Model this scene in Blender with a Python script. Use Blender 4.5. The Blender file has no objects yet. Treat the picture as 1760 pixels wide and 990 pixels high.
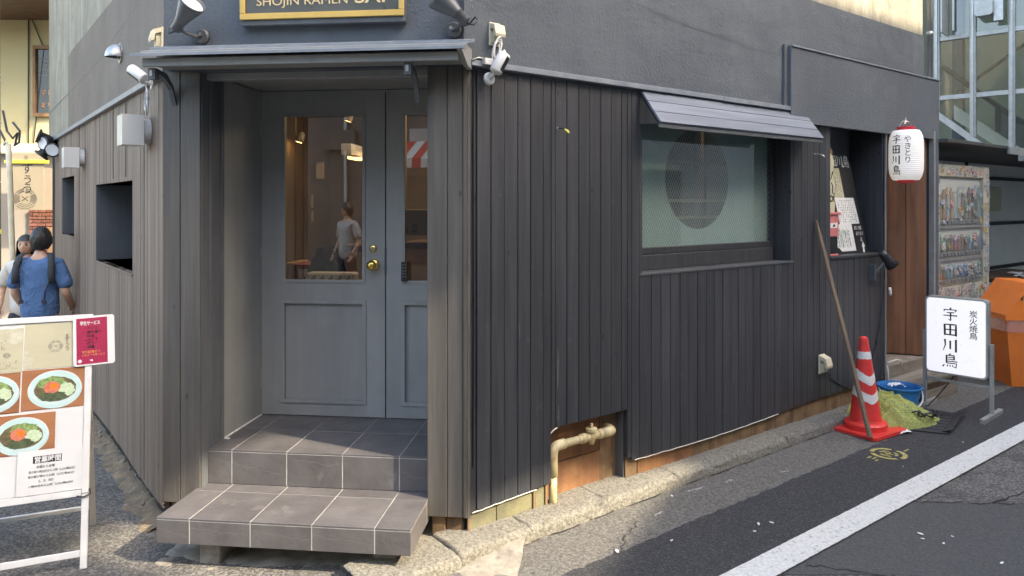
import bpy, bmesh, math, random
from mathutils import Matrix, Vector, noise
random.seed(7)
PI = math.pi
sc = bpy.context.scene
COL = sc.collection
V = Vector

# ------------------------------------------------------------------ camera, sky, sun, exposure
CAMZ = 1.73
cam_d = bpy.data.cameras.new('camera'); cam = bpy.data.objects.new('camera', cam_d); COL.objects.link(cam)
cam.location = (0, 0, CAMZ); cam.rotation_euler = (PI/2, 0, 0)
cam_d.sensor_width = 36; cam_d.lens = 1255/1760*36; cam_d.shift_y = -145/1760
cam_d.clip_start = 0.05; cam_d.clip_end = 500
sc.camera = cam
SUN_H = V((0.892, -0.452, 0)); SUN_EL = math.radians(37)
w = bpy.data.worlds.new('World'); sc.world = w; w.use_nodes = True
nt = w.node_tree; nt.nodes.clear()
sky = nt.nodes.new('ShaderNodeTexSky'); sky.sky_type = 'NISHITA'; sky.sun_disc = False
sky.sun_elevation = SUN_EL; sky.sun_rotation = math.atan2(SUN_H.x, SUN_H.y)
sky.air_density = 1.0; sky.dust_density = 3.0; sky.ozone_density = 1.0
bg = nt.nodes.new('ShaderNodeBackground'); bg.inputs[1].default_value = 0.15
wo = nt.nodes.new('ShaderNodeOutputWorld')
nt.links.new(sky.outputs[0], bg.inputs[0]); nt.links.new(bg.outputs[0], wo.inputs[0])
sd = bpy.data.lights.new('sun', 'SUN'); sd.energy = 1.5; sd.angle = math.radians(0.6); sd.color = (1, .93, .80)
so = bpy.data.objects.new('sun', sd); COL.objects.link(so)
SDIR = V((SUN_H.x*math.cos(SUN_EL), SUN_H.y*math.cos(SUN_EL), math.sin(SUN_EL)))
so.rotation_euler = SDIR.to_track_quat('Z', 'Y').to_euler(); so.location = (8, -6, 12)
sc.view_settings.view_transform = 'Standard'; sc.view_settings.look = 'None'
sc.view_settings.exposure = 2.95; sc.view_settings.gamma = 1.0
sc.view_settings.use_white_balance = True; sc.view_settings.white_balance_temperature = 7450; sc.view_settings.white_balance_tint = 10
sc.cycles.max_bounces = 8; sc.cycles.transparent_max_bounces = 12
sc.cycles.use_denoising = True

# ------------------------------------------------------------------ frames: x along, y into the wall, z up
def frame(o, u, tilt=0):
    u = V((u[0], u[1], 0)).normalized(); v = V((-u.y, u.x, 0)); z = V((0, 0, 1))
    M = Matrix(((u.x, v.x, 0, o[0]), (u.y, v.y, 0, o[1]), (0, 0, 1, o[2] if len(o) > 2 else 0), (0, 0, 0, 1)))
    if tilt: M = M @ Matrix.Rotation(tilt, 4, 'X')
    return M
T = Matrix.Translation
def TR(x, y, z): return Matrix.Translation((x, y, z))
def RZ(a): return Matrix.Rotation(a, 4, 'Z')
def RX(a): return Matrix.Rotation(a, 4, 'X')
def RY(a): return Matrix.Rotation(a, 4, 'Y')
CR = V((-.2247, 3.661)); CL = V((-1.831, 3.837))
FR = frame(CR, (.7905, .6124))           # right wall, x = distance from the corner
FL = frame(CL, (.6116, -.7911))          # left wall, x negative going away
FF = frame(CL, (.994, -.1093))           # chamfered entrance, width 1.616
def at(px, py, Y): return V(((px-880)/1255*Y, Y, CAMZ-(py-350)/1255*Y))
def aim(axis): return V(axis).normalized().to_track_quat('Z', 'Y').to_matrix().to_4x4()

# ------------------------------------------------------------------ materials
def mat(name, col, rough=.6, col2=None, scale=8, stretch=(1, 1, 1), bump=0, bscale=60, metal=0, spec=.5, rnd=0, detail=4, lo=.35, hi=.65, spots=None, emit=None, es=0, streak=0, coord='Object', alpha=None, trans=0, knots=0):
    m = bpy.data.materials.new(name); m.use_nodes = True; n = m.node_tree.nodes; L = m.node_tree.links
    b = n['Principled BSDF']; b.inputs['Roughness'].default_value = rough; b.inputs['Metallic'].default_value = metal
    b.inputs['Specular IOR Level'].default_value = spec
    tc = n.new('ShaderNodeTexCoord'); oi = n.new('ShaderNodeObjectInfo')
    ad = n.new('ShaderNodeVectorMath'); ad.operation = 'MULTIPLY_ADD'
    cb = n.new('ShaderNodeCombineXYZ'); L.new(oi.outputs['Random'], cb.inputs[0]); L.new(oi.outputs['Random'], cb.inputs[1]); L.new(oi.outputs['Random'], cb.inputs[2])
    L.new(cb.outputs[0], ad.inputs[0]); ad.inputs[1].default_value = (17, 31, 23); L.new(tc.outputs[coord], ad.inputs[2])
    mp = n.new('ShaderNodeMapping'); mp.inputs['Scale'].default_value = stretch; L.new(ad.outputs[0], mp.inputs[0])
    cur = None
    def rgb(c):
        x = n.new('ShaderNodeRGB'); x.outputs[0].default_value = (*c, 1); return x.outputs[0]
    def mix(f, a, bb, mode='MIX'):
        x = n.new('ShaderNodeMix'); x.data_type = 'RGBA'; x.blend_type = mode
        if isinstance(f, float): x.inputs[0].default_value = f
        else: L.new(f, x.inputs[0])
        L.new(a, x.inputs[6]); L.new(bb, x.inputs[7]); return x.outputs[2]
    def ramp(o, a, c):
        x = n.new('ShaderNodeMapRange'); x.inputs[1].default_value = a; x.inputs[2].default_value = c; L.new(o, x.inputs[0]); return x.outputs[0]
    def noi(vec, s, d=4, r=.55):
        x = n.new('ShaderNodeTexNoise'); x.inputs['Scale'].default_value = s; x.inputs['Detail'].default_value = d; x.inputs['Roughness'].default_value = r; L.new(vec, x.inputs[0]); return x.outputs[0]
    cur = rgb(col)
    if col2: cur = mix(ramp(noi(mp.outputs[0], scale, detail), lo, hi), cur, rgb(col2))
    if spots:   # (colour, scale, low, high)
        cur = mix(ramp(noi(ad.outputs[0], spots[1], 6, .7), spots[2], spots[3]), cur, rgb(spots[0]))
    if knots:
        vo = n.new('ShaderNodeTexVoronoi'); vo.inputs['Scale'].default_value = 5.0
        km = n.new('ShaderNodeMapping'); km.inputs['Scale'].default_value = (1.6, 1, .8); L.new(ad.outputs[0], km.inputs[0]); L.new(km.outputs[0], vo.inputs[0])
        cur = mix(ramp(vo.outputs['Distance'], .085, .04), cur, rgb(tuple(c*knots for c in col)))
    if streak:
        sm = n.new('ShaderNodeMapping'); sm.inputs['Scale'].default_value = (9, 9, .6); L.new(ad.outputs[0], sm.inputs[0])
        hsv = n.new('ShaderNodeHueSaturation'); L.new(cur, hsv.inputs['Color'])
        r_ = n.new('ShaderNodeMapRange'); r_.inputs[1].default_value = .3; r_.inputs[2].default_value = .7; r_.inputs[3].default_value = 1-streak; r_.inputs[4].default_value = 1+streak
        L.new(noi(sm.outputs[0], 1.5, 5, .6), r_.inputs[0]); L.new(r_.outputs[0], hsv.inputs['Value']); cur = hsv.outputs[0]
    if rnd:
        hsv = n.new('ShaderNodeHueSaturation'); L.new(cur, hsv.inputs['Color'])
        r_ = n.new('ShaderNodeMapRange'); r_.inputs[3].default_value = 1-rnd; r_.inputs[4].default_value = 1+rnd; L.new(oi.outputs['Random'], r_.inputs[0])
        L.new(r_.outputs[0], hsv.inputs['Value']); cur = hsv.outputs[0]
    L.new(cur, b.inputs['Base Color'])
    # roughness variation
    rr = n.new('ShaderNodeMapRange'); rr.inputs[3].default_value = max(0, rough-.12); rr.inputs[4].default_value = min(1, rough+.12)
    L.new(noi(mp.outputs[0], scale*1.7, 3), rr.inputs[0]); L.new(rr.outputs[0], b.inputs['Roughness'])
    if bump:
        bp = n.new('ShaderNodeBump'); bp.inputs['Strength'].default_value = bump; bp.inputs['Distance'].default_value = .004
        L.new(noi(mp.outputs[0], bscale, 5, .65), bp.inputs['Height']); L.new(bp.outputs[0], b.inputs['Normal'])
    if emit: b.inputs['Emission Color'].default_value = (*emit, 1); b.inputs['Emission Strength'].default_value = es
    if alpha is not None: b.inputs['Alpha'].default_value = alpha
    if trans: b.inputs['Transmission Weight'].default_value = trans
    return m
def glass_mat(name, tint=(1, 1, 1), refl=.12, rough=.0, wires=False, frost=0.0, frostcol=(.5, .6, .6)):
    m = bpy.data.materials.new(name); m.use_nodes = True; n = m.node_tree.nodes; L = m.node_tree.links; n.clear()
    out = n.new('ShaderNodeOutputMaterial'); tr = n.new('ShaderNodeBsdfTransparent'); tr.inputs[0].default_value = (*tint, 1)
    gl = n.new('ShaderNodeBsdfGlossy'); gl.inputs['Roughness'].default_value = rough; gl.inputs[0].default_value = (1, 1, 1, 1)
    lw = n.new('ShaderNodeLayerWeight'); lw.inputs[0].default_value = .35
    mr = n.new('ShaderNodeMapRange'); mr.inputs[3].default_value = refl; mr.inputs[4].default_value = 1.0; L.new(lw.outputs['Fresnel'], mr.inputs[0])
    ge = n.new('ShaderNodeNewGeometry'); bf = n.new('ShaderNodeMath'); bf.operation = 'SUBTRACT'; bf.inputs[0].default_value = 1; L.new(ge.outputs['Backfacing'], bf.inputs[1])
    mu = n.new('ShaderNodeMath'); mu.operation = 'MULTIPLY'; L.new(mr.outputs[0], mu.inputs[0]); L.new(bf.outputs[0], mu.inputs[1])
    mx = n.new('ShaderNodeMixShader'); L.new(mu.outputs[0], mx.inputs[0]); L.new(gl.outputs[0], mx.inputs[2])
    base = tr.outputs[0]
    if frost:
        df = n.new('ShaderNodeBsdfDiffuse'); df.inputs[0].default_value = (*frostcol, 1)
        mf = n.new('ShaderNodeMixShader'); mf.inputs[0].default_value = frost; L.new(tr.outputs[0], mf.inputs[1]); L.new(df.outputs[0], mf.inputs[2]); base = mf.outputs[0]
    L.new(base, mx.inputs[1]); L.new(mx.outputs[0], out.inputs[0])
    if rough: pass
    tc = n.new('ShaderNodeTexCoord'); no = n.new('ShaderNodeTexNoise'); no.inputs['Scale'].default_value = 2.5; L.new(tc.outputs['Object'], no.inputs[0])
    bp = n.new('ShaderNodeBump'); bp.inputs['Strength'].default_value = .03; L.new(no.outputs[0], bp.inputs['Height']); L.new(bp.outputs[0], gl.inputs['Normal'])
    return m
M = {}
WOOD = dict(stretch=(1, 1, .045), bump=.55, bscale=90)
M['blackwood'] = mat('black_stained_wood', (0.0296, 0.0313, 0.0361), .48, (0.0479, 0.049, 0.0536), 34, spots=((0.1123, 0.1126, 0.1095), 12, .62, .84), rnd=.15, streak=.10, knots=.36, **WOOD)
M['leftwood'] = mat('faded_glare_wood', (0.1381, 0.0943, 0.0674), .62, (0.1788, 0.1251, 0.0907), 30, spots=((0.1923, 0.1589, 0.1295), 7, .68, .9), rnd=.16, streak=.15, knots=.6, **WOOD)  # faded wood, glare over the left wall also put into its tone
M['column'] = mat('column_wood', (0.0793, 0.071, 0.0621), .5, (0.1051, 0.0935, 0.0809), 30, rnd=.1, streak=.2, knots=.5, spots=((0.1608, 0.1544, 0.1381), 12, .68, .88), **WOOD)
M['awning'] = mat('bluish_awning_wood', (0.1062, 0.1232, 0.153), .5, (0.1573, 0.1785, 0.2125), 22, stretch=(.06, 1, 1), bump=.4, bscale=60, rnd=.12, knots=.6)
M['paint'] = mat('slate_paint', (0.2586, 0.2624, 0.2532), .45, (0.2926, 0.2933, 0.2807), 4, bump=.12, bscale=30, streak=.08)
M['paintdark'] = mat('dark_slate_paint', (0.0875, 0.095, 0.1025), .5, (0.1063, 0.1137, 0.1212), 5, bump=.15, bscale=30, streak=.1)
M['plaster'] = mat('dark_plaster', (0.0765, 0.0896, 0.1052), .72, (0.0985, 0.1138, 0.1291), 1.6, bump=1.3, bscale=48, spots=((0.1367, 0.1551, 0.1697), 1.9, .55, .9), streak=.04)
M['plaster_left'] = mat('dark_brownish_plaster', (0.1516, 0.1222, 0.0968), .8, (0.1825, 0.1495, 0.1183), 1.8, bump=1.3, bscale=48, spots=((0.2106, 0.177, 0.1419), 2.5, .6, .85), streak=.06)
M['beige'] = mat('stained_beige_mortar', (0.323, 0.2988, 0.2261), .85, (0.2503, 0.2301, 0.1776), 2.4, bump=1, bscale=30, spots=((0.1534, 0.1454, 0.105), 4, .54, .74), streak=.25)
M['trim'] = mat('grey_metal_flashing', (.19, .21, .235), .4, (.24, .26, .28), 9, bump=.1, bscale=30, streak=.1)
M['tile'] = mat('slate_look_tile', (0.0851, 0.0782, 0.0782), .38, (0.115, 0.1069, 0.1058), 6, bump=.8, bscale=16, spots=((0.1955, 0.1783, 0.1667), 5, .60, .80), rnd=.10)
M['tilecrack'] = mat('tile_vein', (0.186, 0.168, 0.156), .6)
M['grout'] = mat('pale_grout', (.46, .43, .39), .85, (.30, .28, .25), 12, bump=.3)
M['concrete'] = mat('concrete', (.30, .27, .22), .9, (.20, .175, .14), 14, bump=1, bscale=60, spots=((.10, .09, .07), 9, .58, .75))
M['kerb'] = mat('worn_kerb_concrete', (0.2563, 0.2369, 0.1935), .92, (0.1528, 0.1411, 0.1129), 60, bump=3, bscale=90, spots=((0.0986, 0.0907, 0.0699), 75, .54, .68), detail=6, lo=.42, hi=.62)
M['kerbgrey'] = mat('grey_worn_kerb', (0.2205, 0.2048, 0.1733), .92, (0.1313, 0.1208, 0.1029), 60, bump=3, bscale=90, spots=((0.084, 0.0766, 0.0651), 75, .54, .68), detail=6, lo=.42, hi=.62)
M['asphalt'] = mat('old_asphalt', (0.092, 0.084, 0.0752), .9, (0.232, 0.216, 0.192), 75, bump=2.6, bscale=140, spots=((0.044, 0.0416, 0.04), 2.2, .48, .75), detail=3, lo=.46, hi=.60)
M['gutter'] = mat('gutter_strip', (0.1102, 0.1026, 0.0897), .92, (0.1786, 0.1672, 0.1482), 75, bump=2.2, bscale=120, spots=((0.057, 0.0532, 0.0471), 42, .54, .66), detail=3, lo=.44, hi=.6)
M['newasphalt'] = mat('new_dark_asphalt', (.030, .030, .032), .82, (.082, .08, .08), 95, bump=2.6, bscale=150, spots=((.10, .097, .092), 130, .60, .70), detail=3, lo=.48, hi=.66)
M['roadpaint'] = mat('white_road_paint', (0.666, 0.648, 0.603), .75, (0.522, 0.504, 0.468), 60, bump=1.4, bscale=120, spots=((0.225, 0.2205, 0.2115), 44, .565, .66))
M['yellowpaint'] = mat('yellow_road_paint', (.48, .42, .13), .75, (.2, .18, .08), 40, bump=1)
M['rust'] = mat('rusty_plate', (0.2353, 0.1105, 0.0463), .75, (0.1569, 0.0677, 0.0299), 7, bump=.5, spots=((0.3208, 0.1925, 0.0927), 5, .55, .8), streak=.2)
M['rustwood'] = mat('weathered_brown_board', (0.224, 0.136, 0.068), .8, (0.128, 0.076, 0.04), 9, bump=.7, spots=((0.072, 0.048, 0.032), 6, .55, .75), streak=.3)
M['mossboard'] = mat('olive_grey_board', (0.1955, 0.1827, 0.102), .85, (0.1275, 0.119, 0.0723), 9, bump=.7, spots=((0.255, 0.2295, 0.1445), 7, .6, .8))
M['pipe'] = mat('cream_painted_pipe', (.62, .52, .30), .5, (.5, .38, .19), 16, bump=.25, spots=((.2, .11, .05), 13, .60, .76))
M['white'] = mat('white_plastic', (0.702, 0.693, 0.657), .35, (0.63, 0.621, 0.585), 6)
M['cream'] = mat('cream_plastic', (.66, .59, .42), .45, (.56, .5, .36), 12)
M['opal'] = mat('opal_glass', (0.72, 0.711, 0.657), .22, (0.684, 0.675, 0.621), 5)
M['metal'] = mat('galvanised_metal', (.48, .48, .46), .35, (.38, .38, .37), 14, metal=.7, bump=.1)
M['alu'] = mat('dull_aluminium', (.42, .42, .40), .42, (.34, .34, .32), 8, metal=.45, streak=.1)
M['black'] = mat('black_plastic', (.02, .02, .022), .4)
M['lampgrey'] = mat('grey_lamp_paint', (.07, .075, .08), .4, (.085, .09, .095), 10)
M['disc'] = mat('lamp_face', (.62, .66, .68), .2)
M['brass'] = mat('brass', (.80, .58, .18), .22, (.68, .46, .12), 30, metal=1)
M['gold'] = mat('gold_paint', (.62, .42, .11), .4, (.56, .37, .095), 9, bump=.1)
M['goldtext'] = mat('pale_gold_lettering', (.74, .56, .28), .5)
M['signdark'] = mat('sign_board_green_grey', (.07, .075, .068), .3, (.10, .105, .095), 4)
M['glass'] = glass_mat('door_glass', (.80, .79, .77), .17)
M['glassclear'] = glass_mat('clear_glass', (.95, .96, .95), .06)
M['facadeglass'] = glass_mat('stair_tower_glass', (.80, .82, .78), .05, frost=.03, frostcol=(.42, .43, .36))
M['film'] = mat('teal_frost_film', (.43, .51, .485), .35, (.38, .46, .44), 3, streak=.08)
M['wire'] = mat('glass_wire', (.50, .56, .54), .35, metal=.3)
M['oppbrown'] = mat('opposite_brown_front', (.17, .13, .10), .8, (.13, .10, .08), 2)
M['brown'] = mat('inner_brown_wall', (.24, .185, .14), .7, (.20, .155, .12), 3)
M['browndk'] = mat('dark_brown_wood', (.11, .06, .035), .5, (.07, .04, .025), 8)
M['card'] = mat('cardboard', (.42, .27, .15), .8, (.36, .23, .13), 6)
M['redbox'] = mat('dark_red_card', (.28, .06, .05), .6)
M['navy'] = mat('navy_cloth', (.018, .025, .035), .85, (.03, .04, .05), 18, bump=.6, bscale=20)
M['cloth'] = mat('white_cloth', (0.63, 0.594, 0.522), .85, (0.54, 0.504, 0.432), 12, bump=.4)
M['olivecloth'] = mat('olive_leaf_print', (.28, .23, .13), .9)
M['doorwood'] = mat('red_brown_door', (0.3, 0.133, 0.0665), .42, (0.19, 0.0808, 0.0427), 12, stretch=(1, 1, .08), bump=.25, bscale=40, streak=.3, spots=((0.26, 0.133, 0.076), 4, .55, .8))
M['oldwood'] = mat('weathered_step_wood', (.27, .23, .18), .8, (.16, .135, .105), 16, stretch=(.08, 1, 1), bump=.8, bscale=50, rnd=.2, spots=((.10, .085, .07), 7, .55, .75))
M['stick'] = mat('weathered_stick', (.20, .14, .095), .8, (.11, .08, .055), 18, stretch=(1, 1, .08), bump=1, bscale=60, spots=((.3, .24, .18), 8, .6, .8))
M['cone'] = mat('cone_red_plastic', (.72, .045, .035), .38, (.60, .04, .035), 7, bump=.15, spots=((.30, .035, .03), 9, .64, .8), streak=.08)
M['conewhite'] = mat('cone_white_sheet', (.72, .70, .66), .45, (.62, .59, .54), 14, spots=((.55, .12, .09), 16, .66, .74))
M['blue'] = mat('blue_bucket_plastic', (.02, .17, .42), .3, (.018, .14, .36), 9)
M['gap'] = mat('joint_black', (.008, .008, .009), .9)
M['net'] = mat('yellow_green_net', (0.4347, 0.4536, 0.1368), .8, (0.3402, 0.3591, 0.094), 60, bump=1, bscale=180)
M['paper'] = mat('white_paper', (0.72, 0.711, 0.675), .6, (0.666, 0.657, 0.621), 6)
M['creampaper'] = mat('cream_paper', (0.5565, 0.5156, 0.3437), .35, (0.491, 0.4583, 0.311), 5, spots=((0.6547, 0.6384, 0.5074), 5, .56, .7))
M['ink'] = mat('black_ink', (.015, .015, .016), .5)
M['softink'] = mat('faded_ink', (.18, .175, .15), .6)
M['lantern'] = mat('lantern_paper', (0.72, 0.702, 0.684), .55, (0.666, 0.648, 0.639), 5, emit=(0.9, 0.873, 0.846), es=.05)
M['lanternred'] = mat('lantern_red_cap', (.62, .03, .05), .4)
M['signwhite'] = mat('illuminated_sign_face', (0.72, 0.72, 0.774), .3, emit=(0.792, 0.81, 0.9), es=.10)
M['orange'] = mat('orange_bin_plastic', (.95, .24, .04), .38, (.90, .21, .035), 6, bump=.1, spots=((.5, .11, .03), 7, .62, .8))
M['bag'] = glass_mat('clear_plastic_bag', (.97, .92, .9), .16, .12, frost=.22, frostcol=(.8, .65, .58))
M['vend'] = mat('cream_vending_paint', (.58, .53, .42), .4, (.48, .44, .35), 9, spots=((.25, .22, .17), 12, .6, .75))
M['pink'] = mat('magenta_card', (0.4, 0.028, 0.08), .3, (0.368, 0.024, 0.072), 4)
M['pinkbox'] = mat('pink_painted_box', (.62, .20, .19), .5, (.52, .15, .14), 10, spots=((.7, .4, .38), 18, .6, .7))
M['whitemetal'] = mat('chipped_white_enamel', (.76, .75, .71), .45, (.68, .66, .62), 9, bump=.2, spots=((.30, .25, .21), 15, .655, .70))
M['shadedmetal'] = mat('shaded_white_metal', (.40, .38, .35), .5, (.33, .31, .28), 9, bump=.2)  # darker copy of the white metal, its shade put into the colour
M['photowood'] = mat('printed_wood', (.42, .18, .075), .4, (.30, .12, .05), 6, stretch=(.15, 1, 1))
M['bowl'] = mat('celadon_bowl', (.55, .72, .68), .25, (.48, .66, .62), 4)
M['broth'] = mat('noodle_broth', (.20, .14, .07), .4, (.10, .09, .04), 40, detail=8)
M['greens'] = mat('chopped_greens', (.30, .42, .14), .6, (.12, .2, .05), 70, detail=8)
M['onion'] = mat('chopped_onion', (.62, .70, .48), .6, (.45, .58, .34), 80, detail=8)
M['meat'] = mat('spicy_mince', (.72, .22, .13), .5, (.5, .13, .07), 70, detail=8)
M['yolk'] = mat('egg_yolk', (.9, .22, .03), .2)
M['nori'] = mat('seaweed', (.05, .065, .03), .6, (.09, .12, .05), 60)
M['yellow'] = mat('pale_yellow_render', (0.51, 0.4488, 0.2448), .85, (0.476, 0.408, 0.2244), 1.5, bump=.3)
M['brick'] = mat('red_brick', (0.216, 0.09, 0.06), .85, (0.156, 0.06, 0.042), 9, bump=.7, rnd=.3)
M['mortar'] = mat('pale_mortar', (0.325, 0.273, 0.2145), .9)
M['tan'] = mat('tan_banner', (0.2728, 0.2294, 0.155), .8, (0.248, 0.2046, 0.1364), 3)
M['yellowtape'] = mat('yellow_tube', (.85, .72, .05), .5)
M['pole'] = mat('concrete_pole', (.22, .19, .15), .9, (.16, .135, .105), 12, bump=.8, spots=((.3, .27, .21), 6, .58, .75))
M['windowwood'] = mat('orange_wood_frame', (0.266, 0.147, 0.063), .6, (0.21, 0.112, 0.049), 8)
M['shirt'] = mat('blue_cotton', (.085, .17, .33), .9, (.065, .14, .28), 7, bump=.8, bscale=9)
[setattr(q_.inputs['Distance'], 'default_value', .05) for q_ in M['shirt'].node_tree.nodes if q_.type == 'BUMP']
M['skin'] = mat('skin', (.58, .34, .23), .5, (.52, .29, .19), 5)
M['hair'] = mat('black_hair', (.012, .011, .011), .45, (.03, .027, .025), 60, stretch=(1, 1, .2), bump=.8, bscale=90)
M['trouser'] = mat('dark_trousers', (.03, .032, .04), .9, (.045, .047, .055), 12, bump=.4)
M['strap'] = mat('black_strap', (.014, .014, .016), .7, (.03, .03, .033), 30, bump=.4)
M['stairwall'] = mat('olive_stairwell_wall', (0.368, 0.384, 0.296), .8, (0.304, 0.32, 0.248), 2)
M['eave'] = mat('dark_eave_metal', (.045, .045, .045), .6, (.07, .068, .064), 7, bump=.4)
M['shopcream'] = mat('pale_inner_panel', (.74, .73, .68), .7, (.68, .67, .62), 3)
M['grey'] = mat('opposite_grey_render', (.34, .33, .31), .9, (.28, .27, .25), 2, bump=.4)
M['redstripe'] = mat('red_awning_stripe', (.5, .05, .04), .8)
M['curtain'] = mat('window_dark', (.05, .055, .06), .15)
M['warm'] = mat('warm_lamp', (.9, .6, .3), .5, emit=(1, .62, .25), es=5)
M['warmpanel'] = mat('lit_warm_panel', (.8, .55, .25), .5, emit=(1, .62, .25), es=.9)
M['screen'] = mat('blue_screen', (.1, .12, .4), .4, emit=(.25, .28, .9), es=.35)
M['goldfoil'] = mat('yellow_plug', (.75, .62, .12), .4)
M['mat'] = mat('black_rubber_mat', (.018, .018, .02), .7, (.03, .03, .032), 30, bump=.5)
STK = [mat('sticker_'+n_, c, .4, c2, 60, lo=.46, hi=.54, detail=2) for n_, c, c2 in (
    ('grey', (.55, .53, .48), (.12, .12, .12)), ('black', (.04, .04, .04), (.5, .5, .47)), ('white', (.72, .70, .64), (.3, .3, .28)),
    ('red', (.5, .08, .06), (.7, .6, .55)), ('blue', (.12, .25, .42), (.6, .6, .6)), ('yellow', (.7, .5, .08), (.3, .2, .1)), ('green', (.2, .33, .25), (.6, .6, .5)))]
DRK = [mat('can_'+n_, c, .3) for n_, c in (('teal', (.33, .46, .48)), ('blue', (.25, .33, .48)), ('orange', (.50, .36, .22)), ('white', (.58, .58, .56)), ('green', (.32, .40, .28)), ('red', (.42, .26, .25)), ('brown', (.33, .28, .22)))]

# ------------------------------------------------------------------ geometry helpers
def link(o, parent=None, Mx=None):
    COL.objects.link(o)
    if parent is not None: o.parent = parent
    if Mx is not None: o.matrix_basis = Mx
    return o
def thing(name, label, cat, Mx, group=None):
    o = bpy.data.objects.new(name, None); link(o, None, Mx); o.empty_display_size = .1
    o['label'] = label; o['category'] = cat
    if group: o['group'] = group
    o['_'] = 1; del o['_']
    return o
def tag(o, label, cat, group=None):
    o['label'] = label; o['category'] = cat
    if group: o['group'] = group
    return o
def mesh_of(bm, name, mt, smooth=False):
    me = bpy.data.meshes.new(name); bm.to_mesh(me); bm.free()
    for x in (mt if isinstance(mt, (list, tuple)) else [mt]): me.materials.append(x)
    if smooth:
        for p in me.polygons: p.use_smooth = True
    return me
class MB:
    def __init__(s, Mx=None): s.bm = bmesh.new(); s.M = Mx or Matrix()
    def _add(s, vs, fs, mi=0):
        b = [s.bm.verts.new(s.M @ V(v)) for v in vs]
        for f in fs:
            try: q = s.bm.faces.new([b[i] for i in f]); q.material_index = mi
            except ValueError: pass
    def box(s, x0, x1, y0, y1, z0, z1, mi=0):
        s._add([(x0, y0, z0), (x1, y0, z0), (x1, y1, z0), (x0, y1, z0), (x0, y0, z1), (x1, y0, z1), (x1, y1, z1), (x0, y1, z1)],
               [(0, 3, 2, 1), (4, 5, 6, 7), (0, 1, 5, 4), (1, 2, 6, 5), (2, 3, 7, 6), (3, 0, 4, 7)], mi); return s
    def prism(s, poly, y0, y1, mi=0):      # polygon in x,z, extruded along y
        n = len(poly)
        s._add([(x, y0, z) for x, z in poly]+[(x, y1, z) for x, z in poly], [tuple(range(n)), tuple(range(2*n-1, n-1, -1))]+[(i, n+i, n+(i+1) % n, (i+1) % n) for i in range(n)], mi); return s
    def prismx(s, poly, x0, x1, mi=0):     # polygon in y,z, extruded along x
        n = len(poly)
        s._add([(x0, y, z) for y, z in poly]+[(x1, y, z) for y, z in poly], [tuple(range(n-1, -1, -1)), tuple(range(n, 2*n))]+[(i, (i+1) % n, n+(i+1) % n, n+i) for i in range(n)], mi); return s
    def prismz(s, poly, z0, z1, mi=0):
        n = len(poly)
        s._add([(x, y, z0) for x, y in poly]+[(x, y, z1) for x, y in poly], [tuple(range(n-1, -1, -1)), tuple(range(n, 2*n))]+[(i, (i+1) % n, n+(i+1) % n, n+i) for i in range(n)], mi); return s
    def tube(s, pts, r, n=8, cap=True, mi=0):
        pts = [V(p) for p in pts]; rs = r if isinstance(r, (list, tuple)) else [r]*len(pts)
        vs = []; up = V((0, 0, 1)); px = None
        for i, p in enumerate(pts):
            d = (pts[min(i+1, len(pts)-1)]-pts[max(i-1, 0)]).normalized()
            if px is None: a = up if abs(d.z) < .9 else V((1, 0, 0)); px = d.cross(a).normalized()
            else: px = (px-d*px.dot(d)).normalized()
            py = d.cross(px)
            vs += [p+(px*math.cos(2*PI*k/n)+py*math.sin(2*PI*k/n))*rs[i] for k in range(n)]
        fs = [(i*n+k, i*n+(k+1) % n, (i+1)*n+(k+1) % n, (i+1)*n+k) for i in range(len(pts)-1) for k in range(n)]
        if cap: fs += [tuple(range(n-1, -1, -1)), tuple(range((len(pts)-1)*n, len(pts)*n))]
        s._add(vs, fs, mi); return s
    def lathe(s, prof, n=24, Mx=None, mi=0, cap=True):   # prof: (r, z)
        Mx = Mx or Matrix(); vs = [Mx @ V((r*math.cos(2*PI*k/n), r*math.sin(2*PI*k/n), z)) for r, z in prof for k in range(n)]
        fs = [(i*n+k, i*n+(k+1) % n, (i+1)*n+(k+1) % n, (i+1)*n+k) for i in range(len(prof)-1) for k in range(n)]
        if cap: fs += [tuple(range(n-1, -1, -1)), tuple(range((len(prof)-1)*n, len(prof)*n))]
        s._add(vs, fs, mi); return s
    def grid(s, nx, ny, fn, mi=0):
        s._add([fn(i/nx, j/ny) for j in range(ny+1) for i in range(nx+1)], [(j*(nx+1)+i, j*(nx+1)+i+1, (j+1)*(nx+1)+i+1, (j+1)*(nx+1)+i) for j in range(ny) for i in range(nx)], mi); return s
    def build(s, name, mt, parent=None, rel=None, smooth=False, bevel=0, props=None):
        if bevel:
            bmesh.ops.bevel(s.bm, geom=[e for e in s.bm.edges if len(e.link_faces) == 2 and e.calc_face_angle(0) > .5], offset=bevel, segments=1, affect='EDGES', clamp_overlap=True)
        bmesh.ops.recalc_face_normals(s.bm, faces=s.bm.faces)
        o = bpy.data.objects.new(name, mesh_of(s.bm, name, mt, smooth))
        for k, v in (props or {}).items(): o[k] = v
        return link(o, parent, rel)
_cache = {}
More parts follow.
